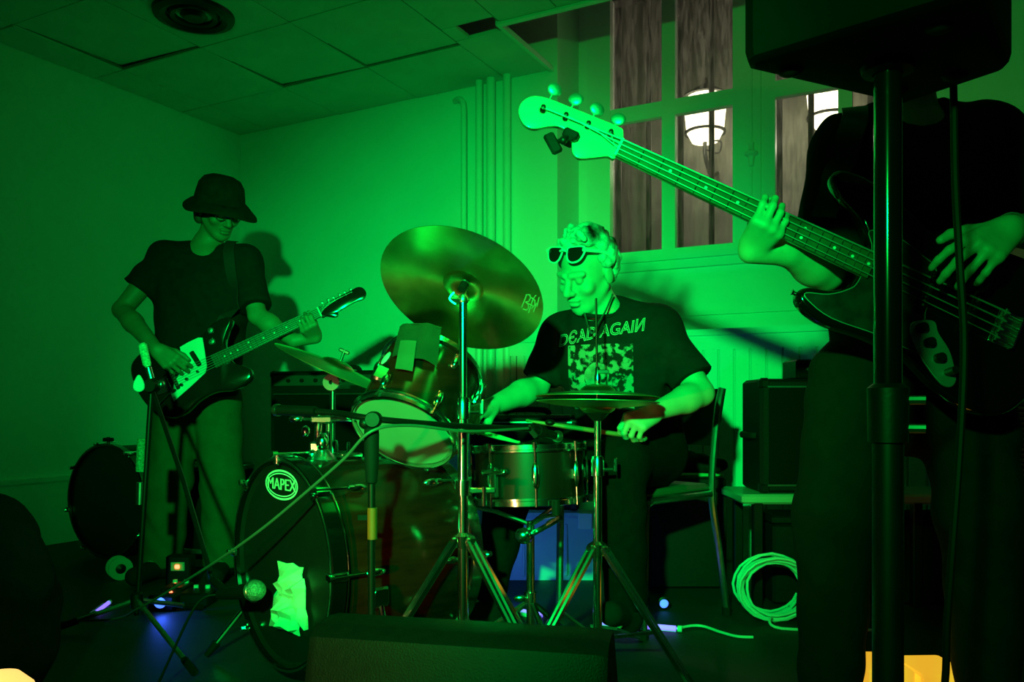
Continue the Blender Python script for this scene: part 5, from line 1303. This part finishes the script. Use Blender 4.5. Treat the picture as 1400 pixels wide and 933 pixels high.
# guitar amplifier by the back wall
def amp(name, px0, px1, ytop, d, zb, label, cat, depth=.26, yaw=0.0, knobs=0, parent=None, grp=None, side=False):
    p0 = P(px0, ytop, d); p1 = P(px1, ytop, d); h = p0.z - zb; wd = p1.x - p0.x
    xx = V(math.cos(yaw), math.sin(yaw), 0); c = V((p0.x + p1.x) / 2, d, zb + h / 2); yy = V(-xx.y, xx.x, 0); c = c + yy * depth / 2
    t = thing(name, V(c.x, c.y, zb), label, cat, grp)
    mk('cabinet', MB().box(c, (wd, depth, h), x=xx, bevel=.012), m_tolex, t)
    ph = .09 if knobs else 0
    mk('grille_cloth', MB().box(c - yy * (depth / 2 + .001) - V(0, 0, ph / 2 + .0), (wd - .06, .008, h - .07 - ph), x=xx, bevel=.003), m_grille, t)
    gz = c - yy * (depth / 2 + .004)
    for e in (-1, 1): mk('grille_trim', MB().box(gz + V(0, 0, -ph / 2) + V(0, 0, e * (h - .06 - ph) / 2), (wd - .05, .010, .006), x=xx), m_steel, t)
    if knobs:
        pn = mk('control_panel', MB().box(c - yy * (depth / 2 + .002) + V(0, 0, h / 2 - .05), (wd - .05, .010, .055), x=xx, bevel=.002), M('panel_grey', (.06, .065, .06), .4, .3), t)
        for i in range(knobs): mk('knob', MB().lathe([(0, .016), (.009, .015), (.010, 0)], c - yy * (depth / 2 + .006) + V(0, 0, h / 2 - .05) + xx * ((i + .5) / knobs - .5) * (wd - .16), -yy, 12), m_blackplastic, pn)
    mk('handle', MB().tube(spline([(c - xx * wd / 2 + yy * a * .7 - xx * z if side else c + V(0, 0, h / 2) + xx * a + V(0, 0, z)) for a, z in ((-.10, 0), (-.07, .022), (.07, .022), (.10, 0))], 4), .008, 8, flat=1.6), m_rubber, t)
    for e in (-1, 1):
        for g_ in (-1, 1): mk('corner', MB().box(c + xx * e * (wd / 2 - .018) - yy * (depth / 2 - .018) + V(0, 0, g_ * (h / 2 - .018)), (.042, .042, .042), x=xx, bevel=.010), m_blackmetal, t)
    return t, c, xx, yy, wd, h
ga, c, xx, yy, wd, h = amp('guitar_amplifier', 356, 548, 507, 4.22, 0.0, 'large black guitar amplifier with control knobs standing behind the drums', 'amplifier', .27, -.30, knobs=7)
tv, tf = text2d('SOUND', .045) if False else ([], [])
mk('name_plate', MB().box(c - yy * .14 + V(0, 0, h / 2 - .085) + xx * .05, (.13, .006, .018), x=xx), m_steel, ga)
amp('amplifier_case', 640, 790, 568, 3.48, 0.299, 'low black amplifier case standing on the pale blue box', 'amplifier', .28, -.15)

# bench with bass cabinet and small box on it
bd_ = 2.98; bz = H0 + (HOR - 677) / F * bd_
bx0, bx1 = P(1016, 600, bd_).x, P(1500, 600, bd_).x
bn_ = thing('bench', V((bx0 + bx1) / 2, bd_ + .18, 0), 'low laminate bench below the window carrying the bass cabinet', 'bench')
mk('bench_top', MB().box(V((bx0 + bx1) / 2, bd_ + .165, bz - .018), (bx1 - bx0, .31, .036), bevel=.008), m_benchtop, bn_)
for x in (bx0 + .06, bx1 - .06, (bx0 + bx1) / 2):
    for y in (bd_ + .03, bd_ + .29): mk('leg', MB().box(V(x, y, (bz - .03) / 2), (.035, .035, bz - .03), bevel=.004), m_blackmetal, bn_)
bc, c, xx, yy, wd, h = amp('bass_cabinet', 1040, 1205, 518, bd_ + .05, bz, 'black bass speaker cabinet standing on the bench behind the bassist', 'speaker cabinet', .25, 0.0, side=True)
mbx = thing('small_amplifier_head', V(P(1118, 515, bd_ + .1).x, bd_ + .1, c.z + h / 2), 'small black box on top of the bass cabinet', 'amplifier')
mk('case', MB().box(V(P(1125, 515, bd_ + .1).x, bd_ + .18, c.z + h / 2 + .037), (.20, .16, .074), bevel=.006), m_blackplastic, mbx)
mk('front_panel', MB().box(V(P(1125, 515, bd_ + .1).x, bd_ + .098, c.z + h / 2 + .037), (.18, .006, .056), bevel=.002), m_blackmetal, mbx)
for i in range(4): mk('knob', MB().lathe([(0, .012), (.006, .011), (.007, 0)], V(P(1103, 515, bd_ + .1).x + i * .035, bd_ + .095, c.z + h / 2 + .037), V(0, -1, 0), 10), m_steel, mbx)
# slatted heater on the bench
hc = P(1425, 640, bd_ + .1); htr = thing('louvred_heater', V(hc.x, bd_ + .1, bz), 'louvred metal heater on the bench end behind the bassist', 'heater')
mk('housing', MB().box(V(hc.x, bd_ + .19, bz + .17), (.27, .14, .34), bevel=.012), m_blackmetal, htr)
for i in range(15): mk('slat', MB().box(V(hc.x, bd_ + .112, bz + .04 + i * .0195), (.245, .020, .006), z=V(0, .55, 1), bevel=.0), M('brass_slat', (.50, .46, .26), .35, .7) if i == 0 else bpy.data.materials['brass_slat'], htr, smooth=None)
# dark crate and cables below the bench
ck = thing('flight_case', V(.70, 3.48, 0), 'black flight case on the floor between the drummer chair and the bench', 'case')
ccx_ = .70
mk('body', MB().box(V(ccx_, 3.48, .20), (.32, .34, .40), bevel=.010), m_tolex, ck)
mk('lid', MB().box(V(ccx_, 3.48, .425), (.33, .35, .05), bevel=.008), m_tolex, ck)
for e in (-1, 1): mk('corner_edge', MB().box(V(ccx_ + e * .157, 3.31, .21), (.016, .016, .40), bevel=.003), m_blackmetal, ck)
for e in (-.1, .1): mk('latch', MB().box(V(ccx_ + e, 3.306, .40), (.035, .012, .045), bevel=.003), m_steel, ck)
uc = thing('equipment_trunk', V(1.40, bd_ + .16, 0), 'black equipment trunk pushed under the bench', 'case')
ux = 1.40; uy = bd_ + .16
mk('body', MB().box(V(ux, uy, .15), (.86, .19, .30), bevel=.010), m_tolex, uc)
mk('lid', MB().box(V(ux, uy, .315), (.87, .20, .03), bevel=.006), m_tolex, uc)
for e in (-.25, .25): mk('latch', MB().box(V(ux + e, uy - .101, .29), (.04, .012, .05), bevel=.003), m_steel, uc)
mk('trunk_handle', MB().tube(spline([V(ux - .19, uy - .094, .18), V(ux - .18, uy - .115, .165), V(ux - .06, uy - .115, .165), V(ux - .05, uy - .094, .18)], 4), .007, 8), m_steel, uc)
# bag of sticks on the case
fb_ = Field(*bounds([V(ccx_ - .14, 3.46, .5), V(ccx_ + .16, 3.46, .5)], .14), .008)
for a, b, z, r in ((-.12, .0, .485, .05), (-.02, .02, .49, .055), (.08, .0, .485, .05), (.16, -.01, .475, .042), (.02, .06, .485, .05)):
    fb_.ell(V(ccx_ + a * .9, 3.47 + b, z + .012), (r * 1.5, r * 1.2, r * .8), None, .04, mod=folds(.006, 60, a * 9))
mk('stick_bag', fb_.mesh('stick_bag'), m_blackcloth, label='crumpled black cloth bag lying on the flight case', cat='bag', smooth=60)
stick(V(ccx_ - .15, 3.325, .4565), V(ccx_ + .17, 3.37, .4545), m_wood, 'pale drumstick lying in front of the black cloth bag')
stick(V(ccx_ - .155, 3.36, .4565), V(ccx_ + .15, 3.40, .4545), m_wood, 'drumstick lying against the black cloth bag, further back of the pair')
# chair under the drummer
SCc = V(.43, 2.86, .455); cf = V(-.75, -.66, 0).normalized(); cl_ = V(.66, -.75, 0).normalized()
chr_ = thing('chair', V(SCc.x, SCc.y, 0), 'tubular steel chair under the drummer', 'chair')
def CP(a, b, z): return SCc + cf * a + cl_ * b + V(0, 0, z - SCc.z)
mk('seat', MB().box(SCc, (.37, .38, .030), x=cf, bevel=.012), M('green_seat', (.05, .06, .035), .6, var=.1), chr_)
for e in (-1, 1):
    mk('side_frame', MB().tube(spline([CP(.185, e * .19, .012), CP(.18, e * .19, .25), CP(.175, e * .19, .405), CP(.155, e * .19, .43), CP(.12, e * .19, .435), CP(-.10, e * .19, .435), CP(-.17, e * .19, .435)], 5), .0125, 10), m_steel, chr_)
    mk('rear_upright', MB().tube(spline([CP(-.27, e * .19, .012), CP(-.22, e * .19, .25), CP(-.18, e * .19, .45), CP(-.21, e * .19, .70), CP(-.24, e * .19, .80)], 5), .0125, 10), m_steel, chr_)
    for a in (.185, -.27): mk('rubber_cap', MB().rod(CP(a, e * .19, 0), CP(a, e * .19, .03), .017, 10), m_rubber, chr_)
mk('backrest', MB().add([CP(-.215 - .012 * l - .025 * (1 - (b / .19) ** 2) - (z - .66) * .28, b, z) for l in (0, 1) for b in np.linspace(-.19, .19, 9) for z in (.60, .80)], [(2 * i, 2 * i + 1, 2 * i + 3, 2 * i + 2) for i in range(8)] + [(18 + 2 * i, 18 + 2 * i + 2, 18 + 2 * i + 3, 18 + 2 * i + 1) for i in range(8)] + [(2 * i, 2 * i + 2, 20 + 2 * i, 18 + 2 * i) for i in range(8)] + [(2 * i + 1, 19 + 2 * i, 21 + 2 * i, 2 * i + 3) for i in range(8)] + [(0, 18, 19, 1), (16, 17, 35, 34)]), m_blackplastic, chr_)

# pale storage box under the amplifier case
q0 = P(745, 740, 3.45); sbx = thing('storage_box', V(q0.x, 3.6, 0), 'pale plastic storage box with lid lit blue behind the snare stand', 'box')
mk('tub', MB().hexa([V(q0.x + a * s_, 3.62 + b * s_, z) for z, s_ in ((.0, .9), (.265, 1.0)) for a, b in ((-.24, -.16), (.24, -.16), (.24, .16), (-.24, .16))]), m_bluebox, sbx, smooth=None)
mk('lid', MB().box(V(q0.x, 3.62, .282), (.50, .34, .034), bevel=.010), m_bluebox, sbx)
for e in (-.17, .17): mk('lid_clip', MB().box(V(q0.x + e, 3.447, .255), (.06, .014, .07), bevel=.004), m_whiteplastic, sbx)
for e in (-1, 1): mk('tub_rib', MB().box(V(q0.x + e * .09, 3.468, .13), (.012, .02, .22), bevel=.003), m_bluebox, sbx)

# spare bass drum on its side by the left wall
sdm = P(143, 690, 3.95); sdm.z = .279; sax = V(.45, .9, 0).normalized()
sd_ = thing('spare_bass_drum', V(sdm.x, sdm.y, 0), 'dark spare bass drum standing by the left wall behind the guitarist', 'drum')
mk('shell', MB().lathe([(.265, .03), (.266, .40), (.255, .40), (.255, .03), (.265, .03)], sdm, sax, 48), m_blackplastic, sd_)
hoop(sdm, sax, .265, .04, .014, m_blackgloss, sd_, seg=48); hoop(sdm + sax * .39, sax, .265, .04, .014, m_blackgloss, sd_, seg=48)
mk('front_head', MB().lathe([(0, .014), (.262, .014)], sdm, sax, 40), m_blackhead, sd_)
sr_ = V(sax.y, -sax.x, 0)
for i in range(8):
    a = i * math.pi / 4 + .2; d = sr_ * math.cos(a) + UP * math.sin(a)
    if d.z < -.9: continue
    mk('claw', MB().box(sdm + d * .282 + sax * .01, (.022, .05, .014), x=sax.cross(d), z=d, bevel=.004).rod(sdm + d * .287 - sax * .015, sdm + d * .287 + sax * .10, .004, 8), m_chrome, sd_)
mk('wing_bolt', MB().box(sdm + UP * .296 + sax * .02, (.05, .02, .02), bevel=.004).rod(sdm + UP * .27 + sax * .02, sdm + UP * .31 + sax * .02, .008, 8), m_blackmetal, sd_)
# second dark drum behind the guitarist's legs
s2 = V(-1.42, 3.93, .26)
sd2 = thing('floor_tom', V(s2.x, s2.y, 0), 'black spare floor tom behind the legs of the guitarist', 'drum')
mk('shell', MB().lathe([(.17, -.20), (.172, -.19), (.172, .19), (.17, .20)], s2, UP, 40), m_blackplastic, sd2)
mk('upper_head', MB().lathe([(0, .20), (.17, .20)], s2, UP, 40), m_blackhead, sd2)
for zz in (-.20, .18): hoop(s2 + UP * zz, UP, .172, .022, .008, m_steel, sd2, seg=40)
for i in range(3):
    a = i * 2.09 - 1.2; d = V(math.cos(a), math.sin(a), 0); mk('leg', MB().rod(V(s2.x, s2.y, 0) + d * .188, V(s2.x, s2.y, .36) + d * .188, .007, 8), m_chrome, sd2)

# pedals, power strip
def fl(x, y, z=0.0): p = P(x, y, floor_d(y)); return V(p.x, p.y, z)
for (x, y, w0_, lab, led) in ((243, 818, .085, 'small effects pedal with red light by the feet of the guitarist', 1), (272, 826, .11, 'effects pedal with pale footswitch beside the bass drum', 0)):
    p = fl(x, y); t = thing('effects_pedal', p, lab, 'effects pedal', 'effects pedals on the floor')
    mk('case', MB().hexa([V(p.x + a * w0_ / 2, p.y + b * .06, z) for z in (0, 1) for a, b in ((-1, -1), (1, -1), (1, 1), (-1, 1))]) if False else MB().box(p + V(0, 0, .026), (w0_, .12, .052), bevel=.006), m_blackmetal, t)
    mk('footswitch', MB().rod(p + V(0, -.03, .05), p + V(0, -.03, .064), .007, 10), m_chrome, t)
    for e in (-1, 1): mk('knob', MB().rod(p + V(e * .022, .03, .05), p + V(e * .022, .03, .064), .009, 10), m_whiteplastic, t)
    if led: mk('indicator_light', MB().ball(p + V(0, -.063, .036), .006), m_led_red, t)
p = P(243, 775, 3.27); pw = thing('power_strip', V(p.x, p.y, 0), 'upright mains distribution box with a glowing red switch behind the pedals', 'power strip')
mk('case', MB().box(V(p.x, p.y + .03, .07), (.10, .06, .14), bevel=.006), m_blackplastic, pw)
mk('switch_plate', MB().box(V(p.x, p.y - .001, p.z), (.055, .006, .035), bevel=.002), m_benchtop, pw)
mk('switch_light', MB().box(V(p.x, p.y - .006, p.z), (.018, .008, .016), bevel=.003), m_led_red, pw)
p = P(163, 782, 3.5)
tr = thing('cable_reel', V(p.x, p.y, 0), 'round pale cable reel standing beside the spare bass drum', 'cable reel')
mk('drum', MB().lathe([(.0, -.04), (.028, -.03), (.03, .03), (.0, .04)], V(p.x, p.y, .048), V(.6, -.8, 0), 20), m_blackplastic, tr)
for e in (-1, 1): mk('flange', MB().lathe([(0, -.003), (.048, -.003), (.048, .003), (0, .003)], V(p.x, p.y, .048) + V(.6, -.8, 0) * .03 * e, V(.6, -.8, 0), 28), m_benchtop, tr)

# blue LED lights on the floor
def led_tube(a, b, lab, r=.009, mat=None):
    t = thing('led_tube', (a + b) / 2 - V(0, 0, r), lab, 'led light')
    d = (b - a).normalized(); s_ = d.cross(UP).normalized()
    mk('lit_tube', MB().rod(a, b, r, 10), mat or m_led_blue, t)
    mk('base_rail', MB().box((a + b) / 2 - V(0, 0, r * .7) + s_ * -.012, ((b - a).length, .016, .012), x=d), m_whiteplastic, t, smooth=None)
    for q in (a, b): mk('end_cap', MB().rod(q - d * .006 * (1 if q is a else -1) * 1, q + d * .02 * (-1 if q is a else 1), r * 1.2, 10), m_whiteplastic, t)
led_tube(fl(822, 856, .0125), fl(924, 865, .0125), 'glowing violet-blue tube light on the floor beside the hi-hat stand')
led_tube(fl(742, 846, .012), fl(735, 843, .012) + V(-.05, .02, 0), 'short glowing blue tube light behind the snare stand', .008)
led_tube(fl(131, 842, .011), fl(148, 829, .011) + V(.0, .0, .0), 'short glowing blue tube light lying left of the boom stand base', .007)
p = fl(218, 838); pr_ = thing('led_floor_light', p, 'small floor light casting blue onto the floor in front of the pedals', 'led light')
mk('case', MB().box(p + V(0, .03, .03), (.10, .05, .06), bevel=.008), m_blackplastic, pr_)
mk('lens', MB().lathe([(0, .006), (.02, .004), (.022, 0)], p + V(0, .004, .034), V(0, -1, -.25), 16), m_led_blue_dim, pr_)
ll = bpy.data.lights.new('blue_floor_beam', 'SPOT'); ll.energy = 1.6; ll.color = (.04, .12, 1); ll.spot_size = 2.2; ll.spot_blend = .6; ll.shadow_soft_size = .015
lo_ = bpy.data.objects.new('blue_floor_beam', ll); COL.objects.link(lo_); lo_.location = p + V(0.0, -.012, .05); lo_.rotation_euler = (p + V(.35, -.10, 0) - lo_.location).to_track_quat('-Z', 'Y').to_euler()
# small blue lamp on the floor under the chair
p = P(908, 826, 2.96); bl = thing('led_puck', p, 'small round blue light standing on the floor under the drummer chair', 'led light')
mk('bezel', MB().lathe([(.022, 0), (.024, .008), (.016, .012)], p + V(0, .012, 0), V(0, -1, 0), 18), m_blackplastic, bl)
mk('lens', MB().lathe([(0, .012), (.012, .011), (.017, .006)], p + V(0, .012, 0), V(0, -1, 0), 18), m_led_blue_dim, bl)
# blue wash lamp lying under the snare, lighting the storage box
p = fl(682, 838); w2 = thing('led_floor_light', p, 'small floor light under the snare drum throwing blue on the storage box', 'led light')
mk('case', MB().box(p + V(0, -.03, .03), (.09, .05, .06), bevel=.008), m_blackplastic, w2)
mk('lens', MB().lathe([(0, .006), (.02, .004), (.022, 0)], p + V(0, -.004, .034), V(0, 1, .1), 16), m_led_blue_dim, w2)
ll = bpy.data.lights.new('blue_box_beam', 'SPOT'); ll.energy = 3.2; ll.color = (.05, .26, 1); ll.spot_size = 1.9; ll.spot_blend = .7; ll.shadow_soft_size = .015
lo_ = bpy.data.objects.new('blue_box_beam', ll); COL.objects.link(lo_); lo_.location = p + V(0, .012, .04); lo_.rotation_euler = (V(q0.x + .05, 3.5, .16) - lo_.location).to_track_quat('-Z', 'Y').to_euler()
# cable from the violet tube
mk('power_cable', MB().tube(spline([fl(926, 865, .0125), fl(945, 861, .012), fl(962, 861, .01), fl(985, 868, .008), fl(1008, 874, .008), fl(1030, 876, .01)], 6), .0045, 8), m_whitecable, label='white lead running from the violet tube light to the coiled cable', cat='cable')
# coil of white cable hung on the bench leg
cc = V(P(1068, 838, 2.72).x, 2.80, P(1068, 838, 2.72).z); random.seed(11)
pts = []
for i in range(11 * 20):
    a = i / 20 * 2 * math.pi; l = i // 20
    r = .105 + .010 * math.sin(l * 2.3) + .004 * random.random(); 
    pts.append(cc + V(math.cos(a) * r * (1.05 + .06 * math.sin(l * 1.7)), .02 * math.sin(a * .5 + l) + (l - 5) * .007, math.sin(a) * r * (.92 + .05 * math.cos(l))  + .008 * math.sin(l * 3.1)))
zmin = min(p.z for p in pts); pts = [p - V(0, 0, zmin - .006) for p in pts]
mk('cable_coil', MB().tube(pts, .0048, 7).tube(onfloor(spline([pts[-1], pts[-1] + V(-.06, -.02, -.10), V(pts[-1].x - .12, 2.75, .03), V(pts[-1].x - .1, 2.7, .006), V(pts[-1].x + .2, 2.68, .006)], 6), .0048), .0048, 7), m_whitecable, label='coiled white cable leaning against the bench', cat='cable')
# yellow box between the bassist's feet; added glow stands in for warm lamplight
p = P(1238, 915, 2.1); ab = thing('amber_glow_box', V(p.x, 2.1, 0), 'low yellow box with painted-on amber glow on the floor between the feet of the bassist', 'floor light')
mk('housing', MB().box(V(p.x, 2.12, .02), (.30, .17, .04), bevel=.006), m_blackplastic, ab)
for e in (-1, 1): mk('glow_block', MB().box(V(p.x + e * .072, 2.115, .055 - .005 * e), (.135, .165, .045), x=V(1, .04 * e, 0), bevel=.006), m_amber, ab)
# bottom left: black bag, and the amber lamp beside it
fbg = Field((-1.95, 1.75, -.02), (-1.0, 2.45, .75), .011)
for x, y, z, a, b, c_ in ((-1.38, 2.1, .20, .24, .20, .22), (-1.45, 2.1, .40, .17, .15, .13), (-1.30, 2.1, .38, .13, .13, .10), (-1.27, 2.05, .22, .15, .15, .18), (-1.25, 2.0, .10, .15, .16, .12), (-1.42, 2.08, .49, .06, .08, .05), (-1.30, 2.10, .455, .06, .06, .04)):
    x -= .045
    fbg.ell(V(x, y, z), (a, b, c_), None, .06, mod=folds(.010, 34, x * 5), cuts=[(V(0, 0, .018), V(0, 0, -1))])
fbg.cap(V(-1.9, 2.1, -.03), V(-.9, 2.1, -.03), .03, .03, .01, True)
bag = mk('duffel_bag', fbg.mesh('duffel_bag'), m_blackcloth, label='lumpy black duffel bag on the floor by the left wall', cat='bag', smooth=60, base=True)
p = P(-2, 940, 1.30)
lp = thing('floor_lamp', V(p.x, p.y, 0), 'low lamp with a glowing amber dome at the stage edge beside the duffel bag', 'lamp')
mk('base', MB().lathe([(0, 0), (.09, 0), (.085, .02), (.02, .03), (.015, p.z - .06), (.03, p.z - .05), (.0, p.z - .05)], V(p.x, p.y, 0), UP, 24), m_blackmetal, lp)
mk('dome', MB().lathe([(.05, -.05), (.056, -.03), (.050, .0), (.03, .02), (.0, .028)], p, UP, 24), m_amber_hot, lp)
